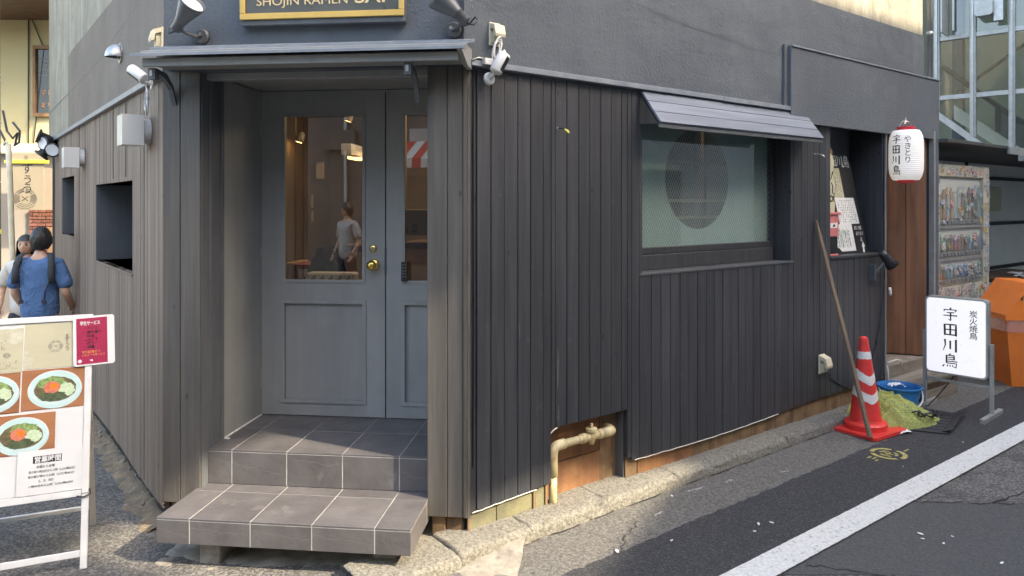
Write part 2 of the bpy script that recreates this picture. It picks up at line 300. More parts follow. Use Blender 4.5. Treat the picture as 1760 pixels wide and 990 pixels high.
def piece(name, mt, parent, rel, x0, x1, y0, y1, z0, z1, bev=.0015, rot=None):
    """one bevelled board or tile; alike pieces share a mesh"""
    k = (mt.name, round(x1-x0, 4), round(y1-y0, 4), round(z1-z0, 4), bev)
    if k not in _cache:
        m = MB(); m.box(0, k[1], 0, k[2], 0, k[3])
        if bev: bmesh.ops.bevel(m.bm, geom=m.bm.edges[:], offset=bev, segments=1, affect='EDGES', clamp_overlap=True)
        bmesh.ops.recalc_face_normals(m.bm, faces=m.bm.faces)
        _cache[k] = mesh_of(m.bm, name, mt)
    o = bpy.data.objects.new(name, _cache[k])
    return link(o, parent, (rel or Matrix()) @ TR(x0, y0, z0) @ (rot or Matrix()))
def rel(root, fr): return root.matrix_basis.inverted() @ fr
def text(body, size, Mx, x, z, mt, parent=None, name='lettering', y=-.002, ext=.0008, align='LEFT', wid=None, space=1.0, warp=None, off=0, vert=False):
    c = bpy.data.curves.new('t', 'FONT'); c.body = '\n'.join(body) if isinstance(body, list) else body; c.size = size; c.extrude = ext; c.align_x = align; c.offset = off; c.resolution_u = 3
    c.space_character = space
    if vert: c.space_line = space
    t = bpy.data.objects.new('t', c); COL.objects.link(t)
    bpy.context.view_layer.update()
    me = bpy.data.meshes.new_from_object(t.evaluated_get(bpy.context.evaluated_depsgraph_get()))
    bpy.data.objects.remove(t)
    xs = [v.co.x for v in me.vertices] or [0]
    k = wid/(max(xs)-min(xs)) if wid else 1
    for v in me.vertices:
        p = V((x+v.co.x*k, y-v.co.z, z+v.co.y))
        v.co = warp(p) if warp else p
    me.materials.clear(); me.materials.append(mt); me.name = name
    o = bpy.data.objects.new(name, me); return link(o, parent, Mx)
GL = {
 '宇': [([(.5, 1), (.53, .87)], .09, .08), ([(.14, .86), (.10, .70)], .09, .03), ([(.14, .83), (.9, .85), (.80, .70)], .05, .05), ([(.28, .62), (.74, .64)], .05, .06), ([(.06, .40), (.95, .43)], .05, .07), ([(.52, .62), (.53, .05), (.38, .14)], .08, .03)],
 '田': [([(.14, .9), (.16, .08)], .10, .10), ([(.14, .88), (.86, .9), (.86, .06)], .06, .11), ([(.16, .14), (.86, .14)], .07, .07), ([(.5, .88), (.5, .14)], .09, .09), ([(.16, .51), (.86, .52)], .06, .06)],
 '川': [([(.16, .92), (.19, .5), (.05, .08)], .10, .03), ([(.5, .84), (.5, .22)], .09, .08), ([(.86, .95), (.86, .02)], .10, .10)],
 '鳥': [([(.52, 1.02), (.40, .88)], .08, .04), ([(.26, .88), (.26, .32)], .08, .08), ([(.26, .88), (.74, .9), (.74, .58)], .05, .09), ([(.26, .74), (.74, .75)], .05, .05), ([(.26, .60), (.74, .60)], .05, .05), ([(.26, .45), (.95, .47)], .05, .06), ([(.26, .31), (.9, .33), (.86, .02), (.70, .08)], .06, .04), ([(.13, .19), (.02, .02)], .04, .08), ([(.34, .2), (.31, .06)], .04, .07), ([(.48, .2), (.50, .07)], .04, .07), ([(.62, .2), (.68, .08)], .04, .07)]}
def brush(chars, Mx, x, ztop, size, mt, parent, name='lettering', y=-.003, step=1.12, sx=1.0, thick=1.0, warp=None, horiz=False):
    m = MB(); i = 0
    for i, ch in enumerate(chars):
        ox = x+(i*size*step if horiz else 0); oz = ztop-size-(0 if horiz else i*size*step)
        for pts, w0, w1 in GL[ch]:
            P = []
            for a, b in zip(pts, pts[1:]):
                P += [V((a[0]+(b[0]-a[0])*k/5, a[1]+(b[1]-a[1])*k/5)) for k in range(5)]
            P.append(V(pts[-1])); n = len(P); L_, R_ = [], []
            for k, p in enumerate(P):
                d = (P[min(k+1, n-1)]-P[max(k-1, 0)]).normalized(); nn = V((-d.y, d.x)); h = (w0+(w1-w0)*k/(n-1))*.5*thick
                L_.append(p+nn*h); R_.append(p-nn*h)
            f = lambda q: (ox+q.x*size*sx, y, oz+q.y*size)
            vs = [f(q) for q in L_]+[f(q) for q in R_]
            if warp: vs = [warp(V(q)) for q in vs]
            m._add(vs, [(k, k+1, n+k+1, n+k) for k in range(n-1)])
    return m.build(name, mt, parent, Mx)
def scribble(Mx, parent, mt, x0, x1, z0, z1, rows, cols, name='writing', y=-.0025, seed=1, dens=.8, warp=None):
    r = random.Random(seed); m = MB(); cw = (x1-x0)/cols; rh = (z1-z0)/rows
    for i in range(rows):
        for j in range(cols):
            if r.random() > dens: continue
            cx = x0+(j+.5)*cw; cz = z0+(i+.5)*rh; a = min(cw, rh)*.36
            for k in range(3):
                t = r.random()*a*1.6-a*.8
                if r.random() < .5: m.box(cx-a, cx+a*r.uniform(.2, 1), y, y+.001, cz+t, cz+t+a*.28)
                else: m.box(cx+t, cx+t+a*.28, y, y+.001, cz-a, cz+a*r.uniform(.2, 1))
    return m.build(name, mt, parent, Mx, props={'kind': 'stuff'})
def empty_struct(name):
    o = bpy.data.objects.new(name, None); link(o); o['kind'] = 'structure'; return o
def stuff(o): o['kind'] = 'stuff'; return o
#@@MAIN
# ================================================================== SETTING: ground, road, kerb
g = MB(); g.box(-120, 120, -60, 160, -.3, 0); o = g.build('ground', M['asphalt']); o['kind'] = 'structure'
g = MB(FR); g.box(-1.9, 30, -.52, .3, -.05, .004); o = g.build('gutter_strip', M['gutter']); o['kind'] = 'structure'
def wavy_strip(name, mt, d0, d1, s0, s1, z, amp=.006, n=160, f0=9.0):
    m = MB(FR); a = [V((s0+(s1-s0)*k/n, -d0+amp*.5*noise.noise(V((k*(s1-s0)/n*f0*.25, 1, d0)))+amp*noise.fractal(V((k*(s1-s0)/n*f0*3, 1, d0)), .7, 2, 4))) for k in range(n+1)]
    b = [V((s0+(s1-s0)*k/n, -d1+amp*noise.noise(V((k*(s1-s0)/n*f0, 9, d1)))*2)) for k in range(n+1)]
    m._add([(p.x, p.y, z) for p in a]+[(p.x, p.y, z) for p in b], [(k, k+1, n+k+2, n+k+1) for k in range(n)])
    o = m.build(name, mt); o['kind'] = 'structure'; return o
wavy_strip('road', M['newasphalt'], .50, .965, -6, 30, .009, .012, 1400)
wavy_strip('road_line', M['roadpaint'], .955, 1.115, -6, 30, .014, .0025, 1400, 30)
# darker patch and cracks in the old asphalt beyond the line
def ribbon(name, mt, pts, wd, z, M_=FR, seed=0):
    r = random.Random(seed); m = MB(M_); P = []
    for a, b in zip(pts, pts[1:]):
        for k in range(14): P.append(V((a[0]+(b[0]-a[0])*k/14+r.uniform(-1, 1)*.012, a[1]+(b[1]-a[1])*k/14+r.uniform(-1, 1)*.012)))
    vs = []
    for k, p in enumerate(P):
        d = (P[min(k+1, len(P)-1)]-P[max(k-1, 0)]).normalized(); h = wd*r.uniform(.4, 1.2)/2
        vs += [(p.x-d.y*h, p.y+d.x*h, z), (p.x+d.y*h, p.y-d.x*h, z)]
    m._add(vs, [(2*k, 2*k+1, 2*k+3, 2*k+2) for k in range(len(P)-1)])
    o = m.build(name, mt); o['kind'] = 'structure'; return o
M['crack'] = mat('dark_crack', (.018, .017, .016), 1)  # plain dark colour of the crack lines
M['patch'] = mat('dark_asphalt_patch', (.068, .066, .065), .88, (.12, .115, .11), 100, bump=2.4, bscale=150, detail=6, lo=.42, hi=.72)
pm = MB(FR); n = 40
edge = [(1.35+.9*k/10+.02*math.sin(k*2.1), -1.115-.16*k+.02*math.sin(k*3.3)) for k in range(0, 9)]
pm.prismz([(1.0, -1.108), (1.25, -1.3), (1.5, -1.5), (1.62, -1.8), (1.75, -2.6), (4.2, -2.6), (3.1, -1.75), (2.75, -1.45), (2.36, -1.108)], .0001, .0045)
o = pm.build('road_patch', M['patch']); o['kind'] = 'structure'
ribbon('road_crack', M['crack'], [(2.36, -1.12), (2.75, -1.45), (3.1, -1.75), (4.2, -2.6)], .011, .007, seed=2)
ribbon('road_crack', M['crack'], [(2.70, -1.4), (3.6, -1.55), (4.6, -1.62)], .008, .007, seed=3)
ribbon('road_crack', M['crack'], [(1.18, -1.13), (1.36, -1.4), (1.60, -1.75), (1.75, -2.6)], .010, .007, seed=4)
ribbon('gutter_crack', M['crack'], [(.90, -.32), (.72, -.40), (.58, -.50)], .005, .007, seed=5)
ribbon('gutter_crack', M['crack'], [(-1.2, -.16), (-.4, -.17), (.3, -.15), (1.6, -.145), (3.2, -.14), (4.4, -.14)], .010, .008, seed=6)
r = random.Random(17)
for k in range(13):
    s = r.uniform(3.1, 4.6); d = r.uniform(1.3, 2.0); ribbon('tyre_scuff', M['gutter'], [(s, -d), (s+r.uniform(.10, .25), -d-r.uniform(.02, .08))], r.uniform(.008, .02), .006+.0002*k, seed=40+k)
for k in range(5):
    s = r.uniform(1.0, 2.6); d = r.uniform(.22, .4); ribbon('pale_scratch', M['roadpaint'], [(s, -d), (s+r.uniform(.04, .10), -d)], r.uniform(.003, .007), .0062+.0002*k, seed=60+k)
# kerb stones
kerb = empty_struct('kerb')
def kerbstone(s0, s1, w, h, seed, mt):
    m = MB(FR); nx, ny = 90, 26
    def f(a, b):
        s = s0+(s1-s0)*a
        prof = [(.10, h), (0, h), (-w*.55, h*.99), (-w*.86, h*.92), (-w*.97, h*.72), (-w*1.02, h*.25), (-w*1.04, -.03)]
        t = b*(len(prof)-1); i = min(int(t), len(prof)-2); q = t-i
        y = prof[i][0]*(1-q)+prof[i+1][0]*q; z = prof[i][1]*(1-q)+prof[i+1][1]*q
        e = min(a, 1-a)*(s1-s0); dip = (.014 if seed % 3 else .006)*math.exp(-e/.0035)
        n1 = noise.fractal(V((s*5, y*9, z*9+seed)), 1, 2, 4)*.0030+noise.fractal(V((s*45, y*45, z*45)), 1, 2, 3)*.0055
        chip = max(0, noise.noise(V((s*7, seed*3, 0)))-.25)*.05*max(0, 1-abs(b-.55)*3)
        return (s, y+n1-dip*(-1)*(.3 if b > .3 else 0)+chip, z+n1*.8-dip-chip)
    m.grid(nx, ny, f)
    o = m.build('kerb_stone', mt, kerb, None, smooth=True); return o
cuts = [-.62, -.14, .30, .86, 1.46, 2.06, 2.66, 3.12, 3.72, 4.34]
for i in range(len(cuts)-1):
    kerbstone(cuts[i], cuts[i+1], (.14 if i > 2 else .165-.01*i), (.080 if i > 0 else .065), i, M['kerb'] if i < 6 else M['kerbgrey'])
# mortar bed under the entrance, sloping down to the asphalt
m = MB(FF)
def bed(a, b):
    u = .15+1.75*a; v = -.42+.75*b; h = .055*min(1, max(0, (b-.08)*1.9))*(.55+.45*a)
    return (u+.02*noise.noise(V((b*6, a*3, 1))), v+.05*noise.noise(V((a*7, 3, 0))), h+.012*noise.fractal(V((a*14, b*9, 0)), 1, 2, 4)-.008)
m.grid(70, 40, bed); o = m.build('mortar_bed', M['concrete'], smooth=True); o['kind'] = 'structure'
# soil and rubble along the foot of the left wall
m = MB(FL)
def soil(a, b):
    s = -.05-3.6*a; y = -.11+.25*b; return (s, y+.05*noise.noise(V((s*3, 0, 5)))*(1-b), -.012+.085*b+.016*noise.fractal(V((s*12, y*16, 2)), 1, 2, 5))
m.grid(110, 12, soil); M['soil'] = mat('brown_soil', (.23, .165, .10), .95, (.13, .10, .07), 14, bump=2, bscale=70, spots=((.36, .30, .22), 20, .58, .7))
o = m.build('soil', M['soil'], smooth=True); o['kind'] = 'structure'
m = MB(FL); r = random.Random(3)
for k in range(34):
    s = -r.uniform(.15, 2.6); y = r.uniform(-.04, .08); R = r.uniform(.005, .017)
    m.lathe([(R*.5, -R*.6), (R, 0), (R*.55, R*.7)], 5, TR(s, y, .04+.25*(y+.12)) @ RZ(r.random()*6) @ RX(r.uniform(-.5, .5)))
o = m.build('rubble', M['concrete']); stuff(o)
# litter on the road
r = random.Random(11)
lit = [(1304, 906, .022), (1327, 902, .018), (1297, 917, .012), (1581, 921, .022), (1586, 930, .014), (1622, 938, .016), (1722, 972, .022), (1154, 933, .016), (1061, 952, .024), (1155, 856, .016), (1655, 763, .012), (1552, 805, .008), (1637, 926, .008), (1380, 759, .010), (1648, 816, .009)]
litlab = ['long white paper scrap on the dark strip inside the white line', 'small white scrap just above the longest scrap inside the line', 'tiny scrap below left of the longest scrap', 'largest white scrap outside the white line in old asphalt', 'small scrap touching the largest scrap outside the line', 'flat scrap to the right of the largest scrap outside the line', 'white scrap at the bottom right of the road', 'small white scrap near the bottom edge at the dark asphalt border', 'white cigarette end on the grey strip near the dark asphalt edge', 'faint white scrap in the kerb strip beyond the pipe', 'white scrap beside the mat edge right of the cone', 'tiny white speck of paper below the yellow mark', 'tiny paper speck between the scraps outside the line', 'tiny white scrap at the kerb strip left of the cone', 'tiny paper speck outside the line halfway up']
for i, (px, py, R) in enumerate(lit):
    Y = CAMZ*1255/(py-350); p = at(px, py, Y); a = r.random()*3; m = MB(TR(p.x, p.y, .017 if i in (0,) else .012) @ RZ(a))
    pts = [(R*r.uniform(.5, 1)*math.cos(q*PI/3), R*.45*r.uniform(.5, 1)*math.sin(q*PI/3)) for q in range(6)]
    m.prismz(pts, 0, .0025); o = m.build('paper_scrap', M['paper'])
    tag(o, litlab[i], 'litter', 'paper scraps scattered on the road')
# yellow stencilled mark
p = at(1527, 783, CAMZ*1255/433); mk = MB(TR(p.x, p.y, .013) @ RZ(.66))
def arc(m, r0, r1, a0, a1, z=0, n=14, sx=1, sy=1):
    vs = []; 
    for k in range(n+1):
        a = a0+(a1-a0)*k/n; vs += [(r0*math.cos(a)*sx, r0*math.sin(a)*sy, z), (r1*math.cos(a)*sx, r1*math.sin(a)*sy, z)]
    m._add(vs, [(2*k, 2*k+1, 2*k+3, 2*k+2) for k in range(n)])
arc(mk, .088, .118, .25, 2.0); arc(mk, .088, .118, 2.3, 4.1); arc(mk, .088, .118, 4.4, 6.2)
for a in (.4, 2.5, 4.6): arc(mk, .042, .062, a, a+1.4)
mk.box(-.03, .03, -.008, .008, 0, .0006); mk.box(-.008, .008, -.03, .03, 0, .0006)
mk.box(-.20, -.15, .04, .055, 0, .0006); mk.box(-.19, -.14, .01, .022, 0, .0006); mk.box(-.21, -.17, -.02, -.006, 0, .0006); mk.box(.13, .2, -.05, -.038, 0, .0006)
o = mk.build('road_mark', M['yellowpaint']); o['kind'] = 'structure'

# ================================================================== THE BLACK CORNER BUILDING
B = thing('corner_shop_building', 'black plank-clad corner restaurant building with chamfered recessed entrance', 'building', FF)
rR = rel(B, FR); rL = rel(B, FL); rF = Matrix()
def sub(name, fr):
    o = bpy.data.objects.new(name, None); o.empty_display_size = .1; return link(o, B, fr)
def bpart(name, mt, fr, fn, **k):
    m = MB(); fn(m); return m.build(name, mt, B, fr, **k)
ZT = 2.435                     # top of the cladding
# --- plaster bands and upper walls
def pl(m):
    nx, ny = 90, 26
    m.grid(nx, ny, lambda a, b: (-.02+5.17*a, -.004*noise.fractal(V((a*30, b*5, 0)), 1, 2, 4)+.0, ZT-.03+.89*b))
    m.box(-.02, 5.15, .02, .3, ZT-.03, 3.295)
bpart('plaster_band', M['plaster'], rR, pl, smooth=False)
bpart('plaster_fascia', M['plaster'], rR, lambda m: (m.box(2.845, 5.36, -.045, -.006, 2.335, 2.888), m.box(5.15, 5.36, -.0055, .35, 2.335, 2.888)), bevel=.006)
bpart('fascia_ledge', M['trim'], rR, lambda m: m.box(2.85, 5.36, -.055, 0.0, 2.889, 2.90))
bpart('joint_strip', M['paintdark'], rR, lambda m: m.box(2.80, 2.844, -.02, 0.01, 2.44, 2.90))
bpart('upper_wall', M['beige'], rR, lambda m: m.box(-.02, 5.13, .006, .35, 3.296, 7.5))
bpart('upper_wall', M['plaster'], rF, lambda m: m.box(.003, 1.613, 0, .3, 2.42, 5.2))
bpart('upper_wall', M['beige'], rF, lambda m: m.box(.003, 1.613, .006, .3, 5.2, 7.5))
# left wall: dark plaster band with its curved end, beige beyond and above
def lband(m):
    poly = [(.0, ZT-.03), (-3.84, ZT-.03), (-3.84, 3.10), (-3.6, 3.13), (-2.6, 3.13), (-1.2, 3.13), (-.9, 3.16), (-.6, 3.25), (-.3, 3.5), (0, 3.8)]
    m.prism(poly, 0, .1)
bpart('plaster_band', M['plaster_left'], rL, lband)
bpart('upper_wall', M['beige'], rL, lambda m: m.box(-5.54, 0, .006, .3, ZT-.03, 7.5))
bpart('wall_seam', M['lampgrey'], rL, lambda m: m.prism([(-.35, 2.95), (-.33, 2.953), (-2.2, 2.80), (-5.5, 2.74), (-5.5, 2.736), (-2.2, 2.796)], -.0008, .001))
# --- core walls behind the cladding, with the openings left free
def coreR(m):
    m.box(.0, .53, .035, .25, .02, ZT-.03); m.box(.53, 1.19, .035, .25, .50, ZT-.03)      # above the pipe recess
    m.box(1.19, 1.27, .035, .25, .02, ZT-.03); m.box(1.27, 2.945, .035, .25, .02, 1.29); m.box(1.27, 2.945, .035, .25, 2.30, ZT-.03)
    m.box(2.945, 3.477, .035, .25, .02, ZT-.03); m.box(3.477, 4.36, .035, .25, .02, 1.28); m.box(3.477, 4.36, .035, .25, 2.385, ZT-.03)
    m.box(4.362, 4.385, .0, .45, .02, ZT-.03)
bpart('core_wall', M['gap'], rR, coreR)
def coreL(m):
    m.box(-.81, 0, .035, .25, .02, ZT-.03); m.box(-2.206, -.81, .035, .25, .02, 1.30); m.box(-2.206, -.81, .035, .25, 1.872, ZT-.03)
    m.box(-3.4, -2.206, .035, .25, .02, ZT-.03); m.box(-4.28, -3.4, .035, .25, .02, 1.43); m.box(-4.28, -3.4, .035, .25, 1.98, ZT-.03); m.box(-5.5, -4.28, .035, .25, .02, ZT-.03)
bpart('core_wall', M['gap'], rL, coreL)
# --- planks on the right wall
PW = .0885
def hole_parts(s0, s1, lo, hi, holes):
    seg = [(lo, hi)]
    for a, b, z0, z1 in holes:
        if s1 > a+.004 and s0 < b-.004:
            new = []
            for l, h in seg:
                if z0 > l: new.append((l, min(h, z0)))
                if z1 < h: new.append((max(l, z1), h))
            seg = [q for q in new if q[1]-q[0] > .01]
    return seg
holesR = [(.555, 1.158, -1, .498), (1.262, 2.95, 1.296, 2.33), (3.477, 4.36, 1.305, 2.385)]
edges = {0.06}; s = .06
bounds = [.06]
while bounds[-1] < 4.37: bounds.append(bounds[-1]+PW*random.uniform(.96, 1.05))
bounds = [b for b in bounds if b < 4.33]+[4.372]
for x in (.556, 1.157, 1.263, 2.949, 3.477): bounds.append(x)
bounds = sorted(bounds); bb = [bounds[0]]
fixed = (.556, 1.157, 1.263, 2.949, 3.477, 4.372)
for b in bounds[1:]:
    if b-bb[-1] < .03:
        if b in fixed: bb[-1] = b
        continue
    bb.append(b)
def lowR(s): return .175+.012*math.sin(s*2.3)+.035*min(1, s/4.4)+(.0 if s > 1.16 else .015*s)
for a, b in zip(bb, bb[1:]):
    for lo, hi in hole_parts(a, b, round(lowR(a), 3), ZT-.015, holesR):
        d = random.uniform(0, .0035)
        piece('plank', M['blackwood'], B, rR, a+.001, b-.0024, -d, .034, lo, hi, .002)
# --- planks on the left wall
s = 0.0; bl = [-.012]
while bl[-1] > -4.87: bl.append(bl[-1]-.098*random.uniform(.94, 1.06))
holesL = [(-2.206, -.81, 1.30, 1.872), (-4.28, -3.4, 1.43, 1.98)]
bl = sorted([x for x in bl if all(abs(x-q) > .03 for q in (-.81, -2.206, -3.4, -4.28))]+[-.81, -2.206, -3.4, -4.28])
for a, b in zip(bl, bl[1:]):
    for lo, hi in hole_parts(a, b, round(.128+.01*math.sin(a*3), 3), ZT-.05, holesL):
        piece('plank', M['leftwood'], B, rL, a+.0012, b-.0012, -random.uniform(0, .003), .034, lo, hi, .002)
# batten strips that break up the left cladding
for x in (-1.02, -1.47, -.47, -2.75, -3.1): piece('cover_strip', M['leftwood'], B, rL, x, x+.012, -.006, 0, 1.9 if -2.2 < x < -.81 else .14, ZT-.055, .001)
# --- metal flashings
piece('flashing', M['trim'], B, rR, .0, 2.05, -.040, .03, ZT-.016, ZT+.014, .002)
piece('flashing', M['trim'], B, rR, 2.045, 4.50, -.043, .03, ZT-.019, ZT+.012, .002)
piece('flashing', M['alu'], B, rR, 4.49, 5.30, -.036, .0, ZT-.030, ZT+.004, .002)
piece('flashing', M['trim'], B, rL, -4.95, 0, -.035, .03, ZT-.052, ZT-.018, .002)
# --- corner strip and shadow gap at the right corner
piece('corner_strip', M['column'], B, rR, .0, .018, -.004, .03, .15, ZT-.015, .002)
piece('corner_strip', M['blackwood'], B, rR, .022, .057, .006, .034, .17, ZT-.015, .002)
piece('corner_strip', M['leftwood'], B, rL, -.012, .0, -.004, .03, .15, ZT+.02, .002)
# --- entrance columns (each of two boards and the inner return)
for x0, x1, zb in ((.0, .203, .165), (1.414, 1.616, .155)):
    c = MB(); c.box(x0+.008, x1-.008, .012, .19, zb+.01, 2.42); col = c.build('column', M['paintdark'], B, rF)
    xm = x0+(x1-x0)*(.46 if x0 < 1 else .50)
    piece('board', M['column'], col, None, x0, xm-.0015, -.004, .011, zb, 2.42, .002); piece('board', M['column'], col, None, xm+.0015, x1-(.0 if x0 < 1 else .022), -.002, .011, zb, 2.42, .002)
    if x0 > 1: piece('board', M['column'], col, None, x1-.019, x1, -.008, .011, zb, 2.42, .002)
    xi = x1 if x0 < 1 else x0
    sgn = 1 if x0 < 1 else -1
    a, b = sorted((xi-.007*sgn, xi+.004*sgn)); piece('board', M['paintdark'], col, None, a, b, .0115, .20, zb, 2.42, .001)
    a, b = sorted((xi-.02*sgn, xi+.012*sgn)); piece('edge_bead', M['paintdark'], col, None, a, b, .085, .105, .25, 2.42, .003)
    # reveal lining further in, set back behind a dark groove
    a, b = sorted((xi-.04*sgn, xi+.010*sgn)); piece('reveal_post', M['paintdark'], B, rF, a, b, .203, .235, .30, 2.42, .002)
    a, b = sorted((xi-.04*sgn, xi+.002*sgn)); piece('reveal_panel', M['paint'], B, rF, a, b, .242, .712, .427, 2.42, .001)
piece('reveal_sealant', M['paper'], B, rF, .205, .213, .245, .70, .4255, .431, .001)
piece('reveal_sealant', M['paper'], B, rF, .16, .24, .236, .2415, .4255, .432, .001)
# header and ceiling of the recess
piece('header', M['paint'], B, rF, .203, 1.414, .06, .11, 2.385, 2.46, .002)
piece('header', M['paint'], B, rF, .16, 1.45, .20, .235, 2.402, 2.45, .002)
piece('recess_ceiling', M['paint'], B, rF, .16, 1.45, .236, .72, 2.426, 2.45, .001)
# timber blocks under the columns
for x0, x1, y0, z0, z1 in ((1.43, 1.50, .02, .035, .154), (1.502, 1.60, .03, .03, .154), (.03, .10, .02, .0, .164), (.12, .17, .04, .0, .164)):
    piece('timber_block', M['rustwood'], B, rF, x0, x1, y0, y0+.12, z0, z1, .006)
# --- base boards under the right wall
xs = [.02, .20, .46, .53]
for a, b in zip(xs, xs[1:]): piece('base_board', M['mossboard'], B, rR, a+.002, b-.002, .022+random.uniform(0, .004), .0345, .045, .215, .002)
for x in (.012, .44, .525): piece('base_post', M['rustwood'], B, rR, x, x+.016, .012, .0215, .05, .205, .002)
xs = [1.165, 1.27, 1.80, 2.32, 2.75, 2.98, 3.45, 3.95, 4.37]
for i, (a, b) in enumerate(zip(xs, xs[1:])): piece('base_board', M['rustwood'] if i != 1 else M['rust'], B, rR, a+.002, b-.002, .022+random.uniform(0, .005), .0345, .05, .26, .002)
# cable clipped along the bottom edge of the planks
def wiggle(s0, s1, y, zf, n=60): return [(s0+(s1-s0)*k/n, y, zf(s0+(s1-s0)*k/n)+.004*noise.noise(V((k*.35, 0, 0)))) for k in range(n+1)]
bpart('edge_cable', M['cloth'], rR, lambda m: m.tube(wiggle(.03, .45, -.002, lambda s: lowR(s)-.006, 30), .0030, 5))
bpart('edge_cable', M['cloth'], rR, lambda m: m.tube(wiggle(1.22, 2.75, -.002, lambda s: lowR(s)-.006), .0030, 5))
# pipe recess: rusty back plates and the jambs
piece('recess_plate', M['rust'], B, rR, .53, 1.02, .10, .12, .26, .50, .002)
piece('recess_plate', M['rust'], B, rR, .53, 1.02, .094, .12, .05, .257, .002)
piece('recess_plate', M['rustwood'], B, rR, 1.023, 1.19, .098, .12, .05, .50, .002)
piece('recess_jamb', M['paintdark'], B, rR, 1.157, 1.166, .036, .098, .05, .50, .001)
piece('recess_jamb', M['rustwood'], B, rR, .546, .555, .036, .098, .05, .50, .001)
piece('recess_lining', M['blackwood'], B, rR, .53, 1.19, .036, .10, .4985, .505, .001)
m = MB(); m.tube([(.556, .004, .47), (.575, .0, .487), (.60, .0, .494)], .004, 5); m.build('loose_tape', M['cloth'], B, rR)

# --- big window on the right wall
W = MB().box(1.263, 2.949, .19, .205, 1.29, 1.31).build('window', M['paintdark'], B, rR)
piece('sill', M['lampgrey'], W, None, 1.262, 2.951, -.008, .20, 1.289, 1.3045, .002)
piece('frame', M['blackwood'], W, None, 1.2635, 1.29, .0, .2, 1.306, 2.36, .002)
piece('frame', M['blackwood'], W, None, 2.915, 2.949, .0, .2, 1.306, 2.36, .002)
piece('frame', M['blackwood'], W, None, 2.868, 2.9145, .135, .2, 1.306, 2.36, .003)
piece('frame', M['blackwood'], W, None, 1.2905, 1.31, .14, .2, 1.306, 2.36, .002)
piece('frame', M['blackwood'], W, None, 1.29, 2.9145, .02, .2, 2.30, 2.36, .002)
piece('bottom_rail', M['blackwood'], W, None, 1.3105, 2.868, .118, .2, 1.306, 1.402, .003)
piece('bottom_rail', M['blackwood'], W, None, 1.3105, 2.868, .134, .2, 1.404, 1.447, .003)
m = MB(); m.box(1.31, 2.868, .158, .162, 1.447, 2.3); m.build('glass_pane', glass_mat('wired_glass', (.85, .9, .88), .12, .03, frost=.10, frostcol=(.40, .46, .44)), W)
# teal film behind the glass with its round clear hole
m = MB(); cx, cz, R = 2.045, 1.90, .345; n = 48; vs = []; 
rect = []
for k in range(n):
    a = 2*PI*k/n; c_, s_ = math.cos(a), math.sin(a)
    t = min([((2.868-cx)/c_) if c_ > 1e-6 else 9, ((1.31-cx)/c_) if c_ < -1e-6 else 9, ((2.30-cz)/s_) if s_ > 1e-6 else 9, ((1.447-cz)/s_) if s_ < -1e-6 else 9])
    vs += [(cx+R*c_, .172, cz+R*s_), (cx+t*c_, .172, cz+t*s_)]
m._add(vs, [(2*k, 2*k+1, (2*k+3) % (2*n), (2*k+2) % (2*n)) for k in range(n)])
corners = [(2.868, 2.30), (1.31, 2.30), (1.31, 1.447), (2.868, 1.447)]
for qx, qz in corners:
    ang = math.atan2(qz-cz, qx-cx) % (2*PI); k = int(ang/(2*PI/n)); a = vs[2*k+1]; b_ = vs[(2*k+3) % (2*n)]
    m._add([a, b_, (qx, .172, qz)], [(0, 1, 2)])
m.build('window_film', M['film'], W)
m = MB()   # wire lattice in the glass
x0, x1, z0, z1 = 1.312, 2.866, 1.449, 2.26; st = .0235
def clipline(px, pz, dx, dz):
    t0, t1 = -9, 9
    for p, d, lo, hi in ((px, dx, x0, x1), (pz, dz, z0, z1)):
        a, b = (lo-p)/d, (hi-p)/d
        if a > b: a, b = b, a
        t0, t1 = max(t0, a), min(t1, b)
    return (t0, t1) if t1 > t0+.005 else None
for sg in (1, -1):
    for k in range(-60, 130):
        px_, pz_ = x0+k*st, z0; q = clipline(px_, pz_, .5*sg, .866)
        if q:
            A = V((px_+.5*sg*q[0], .1565, pz_+.866*q[0])); Bq = V((px_+.5*sg*q[1], .1565, pz_+.866*q[1])); h = .0006
            m._add([A-V((h, 0, 0)), A+V((h, 0, 0)), Bq+V((h, 0, 0)), Bq-V((h, 0, 0))], [(0, 1, 2, 3)])
o = m.build('wire_mesh', M['wire'], W); stuff(o)
piece('window_blind', M['film'], W, None, 2.52, 2.84, .176, .180, 1.45, 2.28, .001)
# the dim room behind the round hole
m = MB(); m._add([(1.29, .2, 1.3), (2.93, .2, 1.3), (2.93, .9, 1.3), (1.29, .9, 1.3), (1.29, .2, 2.4), (2.93, .2, 2.4), (2.93, .9, 2.4), (1.29, .9, 2.4)], [(0, 1, 2, 3), (4, 5, 6, 7), (3, 2, 6, 7), (0, 3, 7, 4), (1, 2, 6, 5)])
m.build('inner_niche', M['paintdark'], W)
for z in (2.02, 1.74, 1.62): piece('inner_shelf', M['creampaper'] if z < 1.8 else M['brown'], W, None, 1.5, 2.7, .40, .43, z, z+.022, .002)
for x in (1.95, 2.42): piece('inner_post', M['browndk'], W, None, x, x+.03, .41, .44, 1.32, 2.38, .002)
